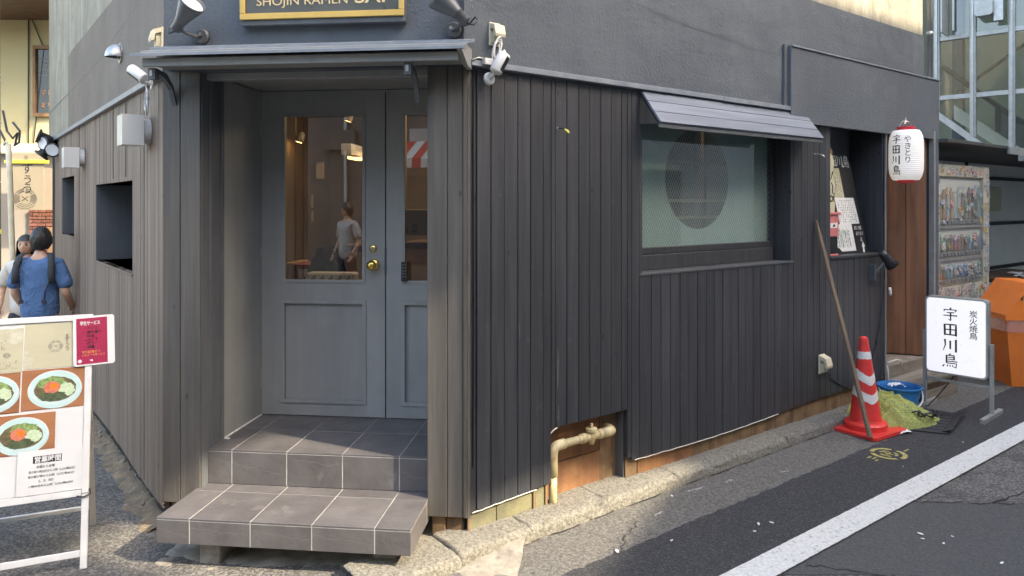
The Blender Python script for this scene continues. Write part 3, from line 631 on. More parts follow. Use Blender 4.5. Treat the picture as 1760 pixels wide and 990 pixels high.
# --- plank awning over that window
A = sub('window_awning', rR)
ang = math.atan2(.16, .20)
L = math.hypot(.155, .205)
for i in range(3):
    t0 = i/3*L; Mx = TR(1.262, -.004, 2.408) @ RX(math.atan2(.205, .155)) 
    piece('plank', M['awning'], A, Mx, 0, 1.82, -(t0+L/3-.0022), -t0, 0 if i else 0, .016, .002)
m = MB(); m.prismx([(-.001, 2.215), (-.001, 2.39), (-.145, 2.205)], 1.266, 1.284); m.build('side_board', M['column'], A)
m = MB(); m.prismx([(-.001, 2.215), (-.001, 2.39), (-.145, 2.205)], 3.058, 3.076); m.build('side_board', M['column'], A)
piece('front_lip', M['paintdark'], A, None, 1.262, 3.082, -.158, -.145, 2.180, 2.206, .002)
# --- alcove with shelf
ALV = MB().box(3.44, 4.40, .30, .32, 1.30, 2.40).build('alcove', M['paintdark'], B, rR)
piece('lining', M['paintdark'], ALV, None, 3.470, 3.4765, .0, .30, 1.30, 2.40, .001)
piece('lining', M['blackwood'], ALV, None, 4.345, 4.361, .003, .30, 1.30, 2.40, .002)
piece('lining', M['blackwood'], ALV, None, 3.477, 4.345, .003, .30, 2.386, 2.41, .002)
piece('shelf', M['blackwood'], ALV, None, 3.470, 4.37, -.012, .30, 1.285, 1.308, .003)
piece('corner_angle', M['alu'], B, rR, 4.374, 4.386, -.012, .0, .25, ZT-.03, .001)
piece('corner_angle', M['alu'], B, rR, 4.374, 4.386, -.018, -.0125, 2.0, 2.34, .001)
# --- side doorway with brown door and the end pier
piece('end_pier', M['plaster'], B, rR, 5.275, 5.36, -.045, .42, .0, 2.333, .006)
piece('door_jamb', M['alu'], B, rR, 5.245, 5.2735, -.05, .0, .23, 2.41, .003)
D2 = sub('side_door', rR)
dm = TR(5.24, .02, 0) @ RZ(math.radians(118))
piece('door_panel', M['doorwood'], D2, dm, 0, .17, 0, .02, .30, 2.40, .003)
piece('door_panel', M['doorwood'], D2, dm, .173, .46, .002, .02, .30, 2.40, .003)
piece('door_rail', M['doorwood'], D2, dm, .0, .172, -.006, -.0005, 1.20, 1.235, .002)
piece('door_rail', M['doorwood'], D2, dm, .0, .172, -.006, -.0005, .86, .88, .002)
piece('door_back', M['doorwood'], B, rR, 4.39, 5.3, .44, .46, .2, 2.40, .002)
piece('doorway_head', M['browndk'], B, rR, 4.39, 5.27, .0, .44, 2.395, 2.42, .002)
piece('threshold', M['oldwood'], B, rR, 4.39, 5.27, .02, .44, .0, .29, .003)
# --- deep windows in the left wall
def lwin(x0, x1, z0, z1, mull):
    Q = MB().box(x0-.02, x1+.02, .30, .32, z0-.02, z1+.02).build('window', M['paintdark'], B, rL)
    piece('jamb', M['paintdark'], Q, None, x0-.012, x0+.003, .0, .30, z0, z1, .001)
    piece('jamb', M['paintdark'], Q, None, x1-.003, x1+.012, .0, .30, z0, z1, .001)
    piece('sill', M['leftwood'], Q, None, x0-.01, x1+.01, -.008, .30, z0-.018, z0, .002)
    piece('head', M['leftwood'], Q, None, x0-.01, x1+.01, .0, .30, z1, z1+.015, .002)
    m = MB(); m.box(x0+.01, x1-.01, .285, .288, z0+.01, z1-.01); m.build('glass_pane', M['glassclear'], Q)
    for x in mull: piece('mullion', M['paintdark'], Q, None, x, x+.03, .26, .30, z0, z1, .002)
lwin(-2.206, -.81, 1.30, 1.872, (-1.55,)); lwin(-4.28, -3.4, 1.43, 1.98, (-3.9,))

# --- canopy over the entrance: three lapped boards, fascia, soffit, brackets
K = MB().box(.02, 1.60, -.10, -.001, 2.47, 2.485).build('entrance_canopy', M['paint'], B, rF)
for i, (y0, y1, z0, z1, xa, xb) in enumerate(((-.285, -.15, 2.448, 2.462, .0, 1.645), (-.205, -.075, 2.474, 2.490, .005, 1.640), (-.125, -.001, 2.508, 2.524, .0, 1.655))):
    m = MB(); m.prismx([(y0, z0), (y1, z0+.032), (y1, z1+.032), (y0, z1)], xa, xb); bo = m.build('board', M['trim'] if i != 1 else M['paint'], K, bevel=.002)
piece('fascia', M['paint'], K, None, .03, 1.615, -.235, -.215, 2.405, 2.447, .003)
piece('soffit', M['paint'], K, None, .03, 1.615, -.214, -.002, 2.428, 2.440, .002)
m = MB(); m.prismx([(-.285, 2.445), (-.12, 2.40), (-.001, 2.40), (-.001, 2.50), (-.12, 2.50)], 1.617, 1.640); m.build('end_board', M['paint'], K)
for x in (.045, 1.345):
    m = MB().box(x, x+.035, -.205, -.165, 2.348, 2.404); m.prismx([(-.165, 2.385), (-.10, 2.365), (-.04, 2.32), (-.005, 2.24), (-.005, 2.27), (-.03, 2.34), (-.09, 2.395), (-.165, 2.404)], x+.006, x+.03); m.build('bracket', M['paintdark'], K, bevel=.002)
    m = MB(); m.box(x+.010, x+.024, -.210, -.2052, 2.362, 2.392); m.build('bracket_plate', M['alu'], K)
# --- the door pair
def leaf(x0, x1, gx0, gx1, px0, px1):
    gz0, gz1, pz0, pz1 = 1.256, 2.272, .525, 1.122; z0, z1 = .430, 2.422
    m = MB()
    m.box(x0, gx0, .709, .749, z0, z1); m.box(gx1, x1, .709, .749, z0, z1); m.box(gx0, gx1, .709, .749, gz1, z1); m.box(gx0, gx1, .709, .749, pz1+.012, gz0); m.box(gx0, gx1, .709, .749, z0, pz0-.012)
    m.box(gx0, px0-.012, .709, .749, pz0-.012, pz1+.012); m.box(px1+.012, gx1, .709, .749, pz0-.012, pz1+.012)
    lf = m.build('door_leaf', M['paint'], B, rF)
    # moulded bead frames round glass and panel
    def bead(a, b, c, d, w, y0, y1, nm):
        mm = MB()
        for p in ([(a, c), (b, c), (b-w, c+w), (a+w, c+w)], [(a, d), (a+w, d-w), (b-w, d-w), (b, d)], [(a, c), (a+w, c+w), (a+w, d-w), (a, d)], [(b, c), (b, d), (b-w, d-w), (b-w, c+w)]):
            mm.prism(p, y0, y1)
        mm.build(nm, M['paint'], lf, bevel=.002)
    bead(gx0-.010, gx1+.010, gz0-.010, gz1+.010, .018, .703, .715, 'glass_bead')
    bead(px0-.018, px1+.018, pz0-.018, pz1+.018, .022, .701, .716, 'panel_bead')
    mm = MB(); mm.box(px0-.012, px1+.012, .724, .740, pz0-.012, pz1+.012); mm.build('lower_panel', M['paint'], lf)
    mm = MB(); mm.box(gx0, gx1, .728, .732, gz0, gz1); mm.build('glass_pane', M['glass'], lf)
    return lf
piece('meeting_strip', M['paintdark'], B, rF, .975, 1.01, .750, .76, .43, 2.42, .001)
l1 = leaf(.206, .988, .348, .855, .352, .853); l2 = leaf(.996, 1.411, 1.104, 1.345, 1.108, 1.341)
for z, h in ((2.13, .11), (1.40, .055), (.59, .12)):
    m = MB(); m.tube([(.2035, .700, z), (.2035, .700, z+h)], .0055, 8); m.build('hinge', M['metal'], l1)
m = MB(); m.tube([(.992, .703, 1.30), (.992, .703, 1.46)], .005, 8); m.build('hinge', M['paintdark'], l2)
m = MB(); m.lathe([(.0, 0), (.034, 0), (.034, .006), (.026, .010), (.012, .012), (.012, .034), (.022, .040), (.030, .050), (.031, .060), (.026, .070), (.012, .077), (.0, .078)], 28, TR(.921, .709, 1.358) @ RX(PI/2), cap=False); m.build('door_knob', M['brass'], l1, smooth=True)
m = MB(); m.lathe([(.0, 0), (.023, 0), (.023, .006), (.019, .011), (.0, .011)], 24, TR(.914, .709, 1.457) @ RX(PI/2), cap=False); lk = m.build('lock_cylinder', M['brass'], l1, smooth=True)
m = MB(); m.lathe([(.0, .010), (.011, .010), (.011, .0135), (.0, .0135)], 16, TR(.914, .709, 1.457) @ RX(PI/2), cap=False); m.box(.9128, .9152, .694, .6955, 1.449, 1.461); m.build('lock_core', M['metal'], l1)
m = MB(); m.box(1.096, 1.134, .682, .709, 1.262, 1.378); kp = m.build('keypad', M['black'], l2, bevel=.006)
mm = MB()
for i in range(5):
    for j in range(2): mm.lathe([(.0, 0), (.0045, 0), (.004, .002), (.0, .002)], 8, TR(1.107+j*.016, .682, 1.29+i*.018) @ RX(PI/2), cap=False)
mm.build('keypad_button', M['softink'], l2)
# --- dining room seen through the door
Rm = MB(); Rm._add([(-.35, .76, .43), (2.25, .76, .43), (2.25, 3.4, .43), (-.35, 3.4, .43), (-.35, .76, 2.75), (2.25, .76, 2.75), (2.25, 3.4, 2.75), (-.35, 3.4, 2.75)], [(0, 1, 2, 3), (3, 2, 6, 7), (0, 3, 7, 4), (1, 2, 6, 5)])
Rm.build('inner_wall', M['brown'], B, rF)
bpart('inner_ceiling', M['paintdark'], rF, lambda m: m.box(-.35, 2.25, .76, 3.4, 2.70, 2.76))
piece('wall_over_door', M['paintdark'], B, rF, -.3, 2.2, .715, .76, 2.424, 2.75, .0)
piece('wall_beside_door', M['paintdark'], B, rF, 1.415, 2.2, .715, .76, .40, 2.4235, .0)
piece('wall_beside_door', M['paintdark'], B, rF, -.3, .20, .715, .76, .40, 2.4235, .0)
piece('inner_rail', M['browndk'], B, rF, -.35, 2.25, 3.36, 3.39, 1.15, 1.19, .002)
piece('inner_beam', M['brown'], B, rF, .55, .70, 2.2, 2.35, .43, 2.70, .002)
# faint trowel ridges and hairline cracks in the plaster band
def hair(fr, pts, wd, mt='lampgrey', seed=0):
    r = random.Random(seed); m = MB(); P = []
    for a, b in zip(pts, pts[1:]):
        for k in range(10): P.append((a[0]+(b[0]-a[0])*k/10+r.uniform(-1, 1)*.006, a[1]+(b[1]-a[1])*k/10+r.uniform(-1, 1)*.006))
    vs = []
    for x, z in P:
        h_ = wd*r.uniform(.4, 1.1); vs += [(x, -.0095, z-h_), (x, -.0095, z+h_)]
    m._add(vs, [(2*k, 2*k+2, 2*k+3, 2*k+1) for k in range(len(P)-1)]); m.build('plaster_crack', M[mt], B, fr)
hair(rR, [(1.35, 2.93), (1.7, 2.88), (2.1, 2.86), (2.45, 2.82), (2.8, 2.84)], .0028, seed=1)
hair(rR, [(1.62, 2.93), (1.66, 2.88), (1.74, 2.90), (1.72, 2.95)], .003, seed=2)
hair(rR, [(3.0, 2.95), (3.6, 2.93), (4.4, 2.945), (5.1, 2.93)], .003, seed=3)

M['scuff'] = mat('worn_paint_scuff', (.13, .128, .12), .7, (.09, .09, .085), 40)
for i, (s_, z0_, z1_, w_) in enumerate(((.600, .70, .93, .012), (.604, .50, .62, .010), (1.50, .60, .78, .006), (.33, 1.02, 1.10, .005), (2.2, .5, .62, .005), (1.9, .34, .45, .005))):
    m = MB(); rr_ = random.Random(i); n_ = 12; vs = []
    for k in range(n_+1):
        h_ = w_*.5*math.sin(PI*min(1, max(0, k/n_)))**.6*rr_.uniform(.6, 1.1)+.0004; x_ = s_+rr_.uniform(-1, 1)*.0015; vs += [(x_-h_, -.0052, z0_+(z1_-z0_)*k/n_), (x_+h_, -.0052, z0_+(z1_-z0_)*k/n_)]
    m._add(vs, [(2*k, 2*k+1, 2*k+3, 2*k+2) for k in range(n_)]); m.build('paint_scuff', M['scuff'], B, rR)
# ================================================================== OPPOSITE SIDE OF THE STREET (behind the camera)
OP = thing('opposite_shop_row', 'low grey shop row across the street with red striped awning', 'building', frame((3.14+.79*-7, -.69-.61*7-1.0), (.79, .61)))
def op(name, mt, *b, bev=0): return piece(name, mt, OP, None, *b, bev)
op('wall', M['grey'], -6, 26, -5, 0, 0, 3.3)
for i in range(10):
    op('shop_window', M['curtain'], -5+i*3, -3.2+i*3, 0, .02, .5, 2.4)
    op('window_frame', M['creampaper'], -5.1+i*3, -3.1+i*3, .0, .015, .4, 2.5)
Q = V((7.1, -3.6, 0))
OB = frame((8.0*.892+0*.452, 8.0*-.452+0*.892), (.452, .892))       # x = lateral, y = towards the wall (-sun)
tw = thing('sun_blocker_blocks', 'added unseen blocks behind the shop row, shaped to gate the sun', 'building', OB)  # unseen blocks added to shade the street and leave a sun slot
def h(h0): return h0+8*.7536
def tb(name, x0, x1, z0, z1, y0=-4.0, mt='grey'): return piece(name, M[mt], tw, None, x0, x1, y0 if y0 < 0 else 0, 0, z0, z1, 0)
tb('tower', -9, 2.28, 0, h(5.6)); tb('sun_blocker_base', 2.28, 4.6, 0, h(.88)); tb('sun_blocker_base', 4.6, 5.0, 0, h(.88))  # added sun blockers: left side and bottom of the slot
mt_ = MB(); mt_.prism([(4.75, .01), (30, .01), (30, h(8)), (11, h(7)), (10, h(3.1)), (7.8, h(3.1)), (6.0, h(3.75)), (4.75, h(3.95))], -4, 0); mt_.build('tower', M['grey'], tw)  # added sun blocker, sloped top set to where the sunlight begins
mt_ = MB(); mt_.prism([(3.12, h(1.82)), (3.75, h(1.70)), (4.75, h(1.08)), (4.75, h(5.6)), (3.12, h(5.6))], -.3, 0); mt_.build('sun_slot_blocker', M['grey'], tw); tb('sun_slot_blocker', 2.28, 3.12, h(2.98), h(5.6), -.3)  # added panels that trim the sun patch on kerb and steps
BK = thing('street_corner_building', 'pale building at the corner behind with striped awning over its shop front', 'building', frame((-1.0, -5.5), (-1, 0)))
def bk(name, mt, *b): return piece(name, mt, BK, None, *b, 0)
bk('wall', M['oppbrown'], -7, 9, .0, 6, 0, 6.5)
for i in range(5): bk('window', M['curtain'], -5.5+i*2.6, -4+i*2.6, -.02, .0, 3.6, 5.2)
for i in range(3): bk('shop_window', M['curtain'], -4.5+i*3.2, -2+i*3.2, -.02, .0, .5, 2.3)
for i in range(44):
    m = MB(); m.prismx([(0, 3.05), (-.9, 2.60), (-.9, 2.42), (-.88, 2.42), (-.88, 2.58), (0, 3.03)], -4.6+i*.18, -4.42+i*.18); m.build('awning_stripe', M['redstripe'] if i % 2 else M['cloth'], BK)

for i in range(6): bk('hanging_sign', (M['tan'], M['shadedmetal'], M['oppbrown'])[i % 3], -5+i*1.9, -4.3+i*1.9, -.12, -.03, 2.85, 3.25)
for i in range(5): bk('vertical_pipe', M['alu'], -5.7+i*2.6, -5.64+i*2.6, -.08, -.02, 0, 6.4)
# ================================================================== INSIDE THE DINING ROOM
def inF(px, py, v):     # point on a plane parallel to the entrance at depth v, as entrance-frame x and z
    ox, oy = CL.x+.1093*v, CL.y+.994*v; r = (px-880)/1255
    u = (r*oy-ox)/(.994+.1093*r); Y = oy-.1093*u
    return u, CAMZ-(py-350)/1255*Y
def bx(name, mt, px0, px1, py0, py1, v, d, par, rl=None, bev=.002, dz=None):
    a, z1 = inF(px0, py0, v); b, z0 = inF(px1, py1, v); return (name, mt, par, rl, a, b, v, v+d, z0, z1, bev)
def inner(name, label, cat, mt, px0, px1, py0, py1, v, d, bev=.003, group=None):
    a, z1 = inF(px0, py0, v); b, z0 = inF(px1, py1, v); t = thing(name, label, cat, FF @ TR(a, v, z0), group)
    if mt: piece('body', mt, t, None, 0, b-a, 0, d, 0, z1-z0, bev)
    return t, b-a, z1-z0
t = thing('counter', 'brown wooden counter inside behind the door glass', 'counter', FF @ TR(.2, 1.15, .43))
piece('front_board', M['browndk'], t, None, 0, 1.9, 0, .03, 0, .70, .004); piece('counter_top', M['brown'], t, None, -.02, 1.92, -.02, .55, .70, .735, .004)
t, w_, h_ = inner('carton', 'brown carton with dark red side and white label inside door glass, left', 'box', M['card'], 487, 503, 452, 486, 1.30, .3)
piece('side_panel', M['redbox'], t, None, w_+.001, w_+.21, .0, .3, 0, h_-.01, .002)
piece('paper_label', M['paper'], t, None, w_+.045, w_+.13, -.003, -.0005, .03, .095, 0)
text('SHIO', .022, TR(w_+.05, -.004, .065), 0, 0, M['ink'], t) if False else None
t = thing('jacket', 'dark navy jacket heaped on the seat behind the door glass', 'jacket', FF @ TR(*[inF(556, 482, 1.22)[0], 1.25, inF(556, 482, 1.22)[1]]))
m = MB(); m.grid(20, 12, lambda a, b: ((a-.5)*.30*(1-b*.62)+.03*noise.noise(V((b*4, a*4, 1))), .05*math.sin(a*PI)*-1+.02*noise.noise(V((a*8, b*8, 3))), b*.215+.02*math.sin(a*PI)))
m.build('heap', M['navy'], t, smooth=True); m = MB(); m.grid(20, 12, lambda a, b: ((a-.5)*.30*(1-b*.62), .08, b*.215+.02*math.sin(a*PI))); m.build('hood', M['navy'], t)
t, w_, h_ = inner('folded_cloth', 'white folded cloth printed with olive leaves behind the door glass', 'cloth', M['cloth'], 524, 607, 469, 490, .98, .12, .01)
for k in range(5):
    m = MB(); c = w_*(.14+.18*k); m.prism([(c-.028, .0), (c-.008, .035), (c+.022, h_*.86), (c+.028, h_*.6), (c+.012, .01)], -.002, -.0005); m.build('leaf_print', M['olivecloth'], t)
t, w_, h_ = inner('cupboard', 'tan wooden cupboard beyond the glass, right behind white cloth', 'cupboard', M['card'], 592, 640, 432, 492, 1.8, .4)
piece('top_board', M['browndk'], t, None, -.01, w_+.01, -.02, .4, h_, h_+.05, .002)
t, w_, h_ = inner('cupboard', 'tan cupboard behind the keypad door leaf under a dark shelf board', 'cupboard', M['card'], 694, 745, 427, 492, 1.5, .4)
piece('top_board', M['browndk'], t, None, -.01, w_+.01, -.02, .4, h_, h_+.045, .002)
t, w_, h_ = inner('menu_board', 'tan lettered board inside the narrow door leaf glass', 'board', M['brown'], 660, 745, 360, 405, 1.55, .02)
text('SHOJIN 菜', .075, Matrix(), .0, .02, M['ink'], t, wid=.25)
for i, (a, b) in enumerate(((335, 357), (362, 382))):
    t, w_, h_ = inner('intercom_panel', ('upper' if i == 0 else 'lower')+' grey intercom panel on the brown inner wall', 'intercom', M['cream'], 519, 537, a, b, 2.9, .03, .004, 'intercom panels')
    piece('screen', M['curtain'], t, None, w_*.2, w_*.8, -.004, -.0005, h_*.45, h_*.85, 0)
t, w_, h_ = inner('status_display', 'small glowing blue display above the intercom panels', 'display', M['screen'], 513, 524, 320, 331, 2.9, .02)
t, w_, h_ = inner('wall_notice', 'pale framed notice on the brown inner wall', 'notice', M['cloth'], 543, 557, 279, 307, 2.9, .01)
t, w_, h_ = inner('air_conditioner', 'white air conditioner high inside behind the door glass', 'air conditioner', M['white'], 586, 604, 247, 266, 2.0, .5)
t, w_, h_ = inner('lit_panel', 'warm lit ceiling panel seen through the door glass', 'lamp', M['warmpanel'], 597, 640, 262, 273, 2.3, .25)
for px, py, lab in ((598, 208, 'white ceiling spotlight at the top right of the door glass'), (514, 244, 'small ceiling spotlight at left behind the door glass')):
    u, z = inF(px, py, 2.4); t = thing('ceiling_spotlight', lab, 'spotlight', FF @ TR(u, 2.4, z), 'ceiling spotlights inside')
    m = MB(); m.tube([(0, 0, .02), (-.03, 0, .07), (-.03, 0, 2.70-z)], .006, 6); m.build('stem', M['white'], t)
    m = MB(); m.lathe([(.035, 0), (.03, .07), (.012, .09)], 14, RY(.35)); m.build('lamp_head', M['white'], t, smooth=True)
    m = MB(); m.lathe([(.0, -.002), (.028, -.002), (.0, -.001)], 14, RY(.35), cap=False); m.build('bulb', M['warm'], t)
ld = bpy.data.lights.new('dining_room_lamp', 'AREA'); ld.energy = 3.2; ld.size = .8; ld.color = (1, .80, .58)
lo = bpy.data.objects.new('dining_room_lamp', ld); COL.objects.link(lo); lo.matrix_basis = FF @ TR(1.0, 1.9, 2.62)
ld = bpy.data.lights.new('window_fill_light', 'AREA'); ld.energy = .3; ld.size = .3; ld.color = (1, .85, .65)  # added fill light behind the window, no lamp seen there
lo = bpy.data.objects.new('window_fill_light', ld); COL.objects.link(lo); lo.matrix_basis = FR @ TR(2.1, .6, 2.36)

# ================================================================== ENTRANCE STEPS
def tiled(name, label, u0, u1, ucuts, v0, v1, vcuts, z0, z1, core='concrete', sides=True):
    t = thing(name, label, 'step', FF @ TR(0, 0, 0))
    G = .0035; tk = .009
    piece('grout_bed', M['grout'], t, None, u0+.0012, u1-.0012, v0+.0012, v1, z0+.001, z1-.0009, 0)
    us = [u0]+[c for c in ucuts if u0 < c < u1]+[u1]; vs = [v0]+vcuts+[v1]
    for a, b in zip(us, us[1:]):
        for c, d in zip(vs, vs[1:]):
            zz = random.uniform(0, .0012)
            piece('top_tile', M['tile'], t, None, a+(G/2 if a > u0 else 0), b-(G/2 if b < u1 else 0), c+(G/2 if c > v0 else 0), d-(G/2 if d < v1 else 0), z1-tk, z1+zz, .0015)
        piece('front_tile', M['tile'], t, None, a+(G/2 if a > u0 else 0), b-(G/2 if b < u1 else 0), v0+.0005, v0+tk, z0, z1-tk-.002, .0015)
    if sides:
        for c, d in zip(vs, vs[1:]):
            piece('side_tile', M['tile'], t, None, u1-tk, u1-.0005, c+(G/2 if c > v0 else tk+.001), d-(G/2 if d < v1 else 0), z0, z1-tk-.002, .0015)
            piece('side_tile', M['tile'], t, None, u0+.0005, u0+tk, c+(G/2 if c > v0 else tk+.001), d-(G/2 if d < v1 else 0), z0, z1-tk-.002, .0015)
    return t
t2 = tiled('upper_step', 'dark slate tiled upper step directly below the grey door', .2075, 1.4095, [.341, .643, .946, 1.249], .07, .735, [.43], .245, .425, sides=False)
t1 = tiled('lower_step', 'dark slate tiled lower step raised on two concrete blocks', .186, 1.417, [.352, .652, .950, 1.249], -.36, .0695, [-.03], .124, .2445)
# veins in the slate-look tiles
def vein(par, v, z0, z1, a, b, seed, top=False):
    r = random.Random(seed); m = MB(); n = 16; P = []
    z = z0+(z1-z0)*r.uniform(.5, .9)
    for k in range(n+1):
        z += r.uniform(-1, .55)*(z1-z0)*.07; z = max(z0+.01, min(z1-.01, z)); P.append((a+(b-a)*k/n, z))
    h = .0007; vs = []
    for x, zz in P: vs += [(x, v, zz-h) if not top else (x, zz-h, v), (x, v, zz+h) if not top else (x, zz+h, v)]
    m._add(vs, [(2*k, 2*k+2, 2*k+3, 2*k+1) for k in range(n)]); o = m.build('tile_vein', M['tilecrack'], par); stuff(o)
for i, (a, b) in enumerate(((.21, .33), (.36, .63), (.66, .93), (1.26, 1.40))): vein(t2, .0703, .26, .41, a, b, i)
for i, (a, b) in enumerate(((.19, .34), (.36, .64), (.66, .94), (.96, 1.24))): vein(t1, -.3597, .13, .23, a, b, i+9)
for i, (a, b) in enumerate(((.36, .64), (.66, .94), (.96, 1.24))): vein(t1, .246, -.33, -.06, a, b, i+29, True)
for x0, x1, y0 in ((.36, .465, -.285), (1.215, 1.325, -.275)): piece('support_block', M['concrete'], t1, None, x0, x1, y0, -.02, -.01, .1235, .006)
piece('underside_board', M['concrete'], t1, None, .6, .66, -.02, .02, .0, .1235, .004) if False else None

# ================================================================== GOLD FRAMED SHOP SIGN
S = thing('shop_sign', 'dark shop sign with gold frame and gold lettering above the entrance', 'sign', FF @ TR(.451, -.05, 2.66))
Wd = .856
piece('backing_box', M['paintdark'], S, None, 0, Wd, .0, .05, -.02, .55, .003)
for b in ((0, Wd, -.014, -.001, .008, .038), (0, Wd, -.014, -.001, .50, .53)): piece('frame_rail', M['gold'], S, None, *b, .002)
for b in ((0, .026, -.0145, -.001, .0385, .4995), (Wd-.026, Wd, -.0145, -.001, .0385, .4995)): piece('frame_rail', M['gold'], S, None, *b, .002)
piece('sign_board', M['signdark'], S, None, .027, Wd-.027, -.004, -.001, .039, .499, 0)
text('SHOJIN RAMEN', .062, Matrix(), .084, .078, M['goldtext'], S, y=-.006, wid=.478)
text('SAI', .088, Matrix(), .60, .078, M['goldtext'], S, y=-.006, wid=.155, off=.001)

# ================================================================== SPOTLIGHTS, CAMERAS, LAMPS
def spot(label, u, z, axis, length, side):
    t = thing('sign_spotlight', label, 'spotlight', FF @ TR(u, 0, z), 'spotlights on the entrance front')
    m = MB(); m.lathe([(0, 0), (.042, 0), (.042, .012), (.034, .020), (0, .020)], 24, RX(PI/2), cap=False); m.build('base', M['lampgrey'], t, smooth=False)
    ax = V(axis).normalized(); nk = V((-.085*side, -.105, .018)); 
    Mx = Matrix.Translation(nk) @ aim(ax)
    m = MB(); m.tube([(0, -.018, 0), (-.012*side, -.05, -.008), (-.04*side, -.085, .0), nk+ax*.02], .0085, 8); m.build('arm', M['lampgrey'], t, smooth=True)
    m = MB(); m.lathe([(0, -.004), (.022, -.004), (.027, .0), (.027, .055), (.031, .056), (.031, .064), (.031, .065), (.062, length-.02), (.066, length), (.062, length), (.050, length-.03)], 32, Mx, cap=False); m.build('lamp_head', M['lampgrey'], t, smooth=True)
    m = MB(); m.lathe([(0, length-.008), (.060, length-.012)], 32, Mx, cap=False); m.build('lamp_face', M['disc'], t)
    m = MB(); m.tube([nk+V((0, 0, -.01)), nk+V((-.035*side, .0, -.02)), nk+V((-.05*side, .02, .01)), nk+V((-.035*side, .04, .03)), nk+V((0, .06, .0)), V((.01*side, -.01, .0))], .0045, 7); m.build('cable', M['black'], t, smooth=True)
    m = MB(); m.lathe([(0, 0), (.009, 0), (.009, .008), (0, .008)], 10, TR(-.018*side, -.030, .0) @ RX(PI/2), cap=False); m.lathe([(0, 0), (.009, 0), (.009, .008), (0, .008)], 10, TR(.008*side, -.030, .006) @ RX(PI/2), cap=False); m.build('bolt', M['metal'], t)
    return t
spot('left grey cone spotlight with its pale lens tilted toward the sign', .215, 2.60, (.62, -.30, .56), .185, 1)
spot('right grey cone spotlight with its lens turned away beside the sign', 1.548, 2.60, (-.62, -.06, .52), .185, -1)
# vent hood on the left plaster
t = thing('vent_hood', 'round silver vent hood on the dark left plaster', 'vent', FL @ TR(-1.19, 0, 2.715))
m = MB(); m.lathe([(0, 0), (.066, 0), (.066, .010), (0, .010)], 28, RX(PI/2), cap=False); m.build('flange', M['metal'], t)
m = MB(); m.grid(16, 12, lambda a, b: (.052*math.cos(PI*a)*math.cos(b*PI/2*.55) if False else .054*math.cos(PI*a), -.010-.085*math.sin(PI*a)**.8*math.sin(b*PI/2+.05)*1.0, -.03+.085*math.sin(PI*a)*math.cos(b*PI/2)*1.0 - .035*math.sin(b*PI/2)*0))
m.build('hood', M['metal'], t, smooth=True)
m = MB(); m.lathe([(0, .011), (.048, .011)], 20, RX(PI/2), cap=False); m.build('opening', M['black'], t)
def blackface(Mx, R_, z0, z1, d, par):
    best = max(range(64), key=lambda k: (Mx.to_3x3() @ V((math.cos(k*PI/32), math.sin(k*PI/32), 0))).dot(V(d)))*PI/32
    m = MB(); m.grid(10, 1, lambda a, b: tuple(Mx @ V((R_*math.cos(best+(a-.5)*1.7), R_*math.sin(best+(a-.5)*1.7), z0+(z1-z0)*b)))); m.build('black_face', M['black'], par)
def wall_lamp(label, s, z, k=1):
    t = thing('wall_lamp', label, 'wall lamp', FL @ TR(s, 0, z), 'white box lamps on the left wall')
    m = MB(); m.lathe([(0, 0), (.070*k, 0), (.070*k, .035*k), (.066*k, .040*k), (0, .040*k)], 32, RX(PI/2), cap=False); bs = m.build('base', M['white'], t, smooth=False)
    m = MB(); m.box(-.075*k, .075*k, -.150*k, -.041*k, -.083*k, .083*k); m.build('shade', M['opal'], t, bevel=.010*k)
    m = MB(); m.prism([(.02, -.02), (.05, -.02), (.05, .01), (.02, .01)], -.041, -.0405); m.build('rating_plate', M['metal'], t)
wall_lamp('larger white box lamp on the left wall nearest the entrance', -.34, 2.135)
wall_lamp('farther white box lamp on the left wall above the narrow window', -2.84, 2.108)
def coil(m, c, ax, ay, loops, r, seed=0, rad=.03, h=.05):
    rr = random.Random(seed); P = []
    for k in range(loops*12+1):
        a = 2*PI*k/12; j = 1+.25*math.sin(k*.37+seed)
        P.append(V(c)+V(ax)*(rad*j*math.cos(a))+V(ay)*(h*j*math.sin(a))+V((0, -.006*math.sin(k*.9), 0)))
    m.tube(P, r, 6)
# left security camera with its cable coil
t = thing('security_camera', 'white camera with a black face beside the left column', 'security camera', FL @ TR(-.10, -.035, 2.365), 'white cameras at both entrance corners')
m = MB(); m.lathe([(0, 0), (.026, 0), (.026, .006), (0, .006)], 20, RX(PI/2), cap=False); m.build('mount', M['white'], t)
cx_ = Matrix.Translation((-.02, -.055, .045)) @ aim((-.75, -.45, .55))
m = MB(); m.tube([(0, -.005, 0), (0, -.03, .01), (-.01, -.05, .03)], .008, 8); m.build('arm', M['white'], t)
m = MB(); m.lathe([(0, -.045), (.028, -.045), (.031, -.038), (.031, .065), (.028, .072), (0, .072)], 24, cx_, cap=False); m.build('camera_body', M['white'], t, smooth=True)
blackface(cx_, .0318, -.03, .062, (.0, -.35, -.9), t)
m = MB(); coil(m, (-.03, -.02, -.09), (1, 0, .3), (.2, 0, 1), 4, .0035, 1, .032, .055); m.tube([(-.01, -.03, .0), (-.02, -.02, -.04), (-.02, -.02, -.08)], .0035, 6); m.build('cable_coil', M['white'], t, smooth=True)
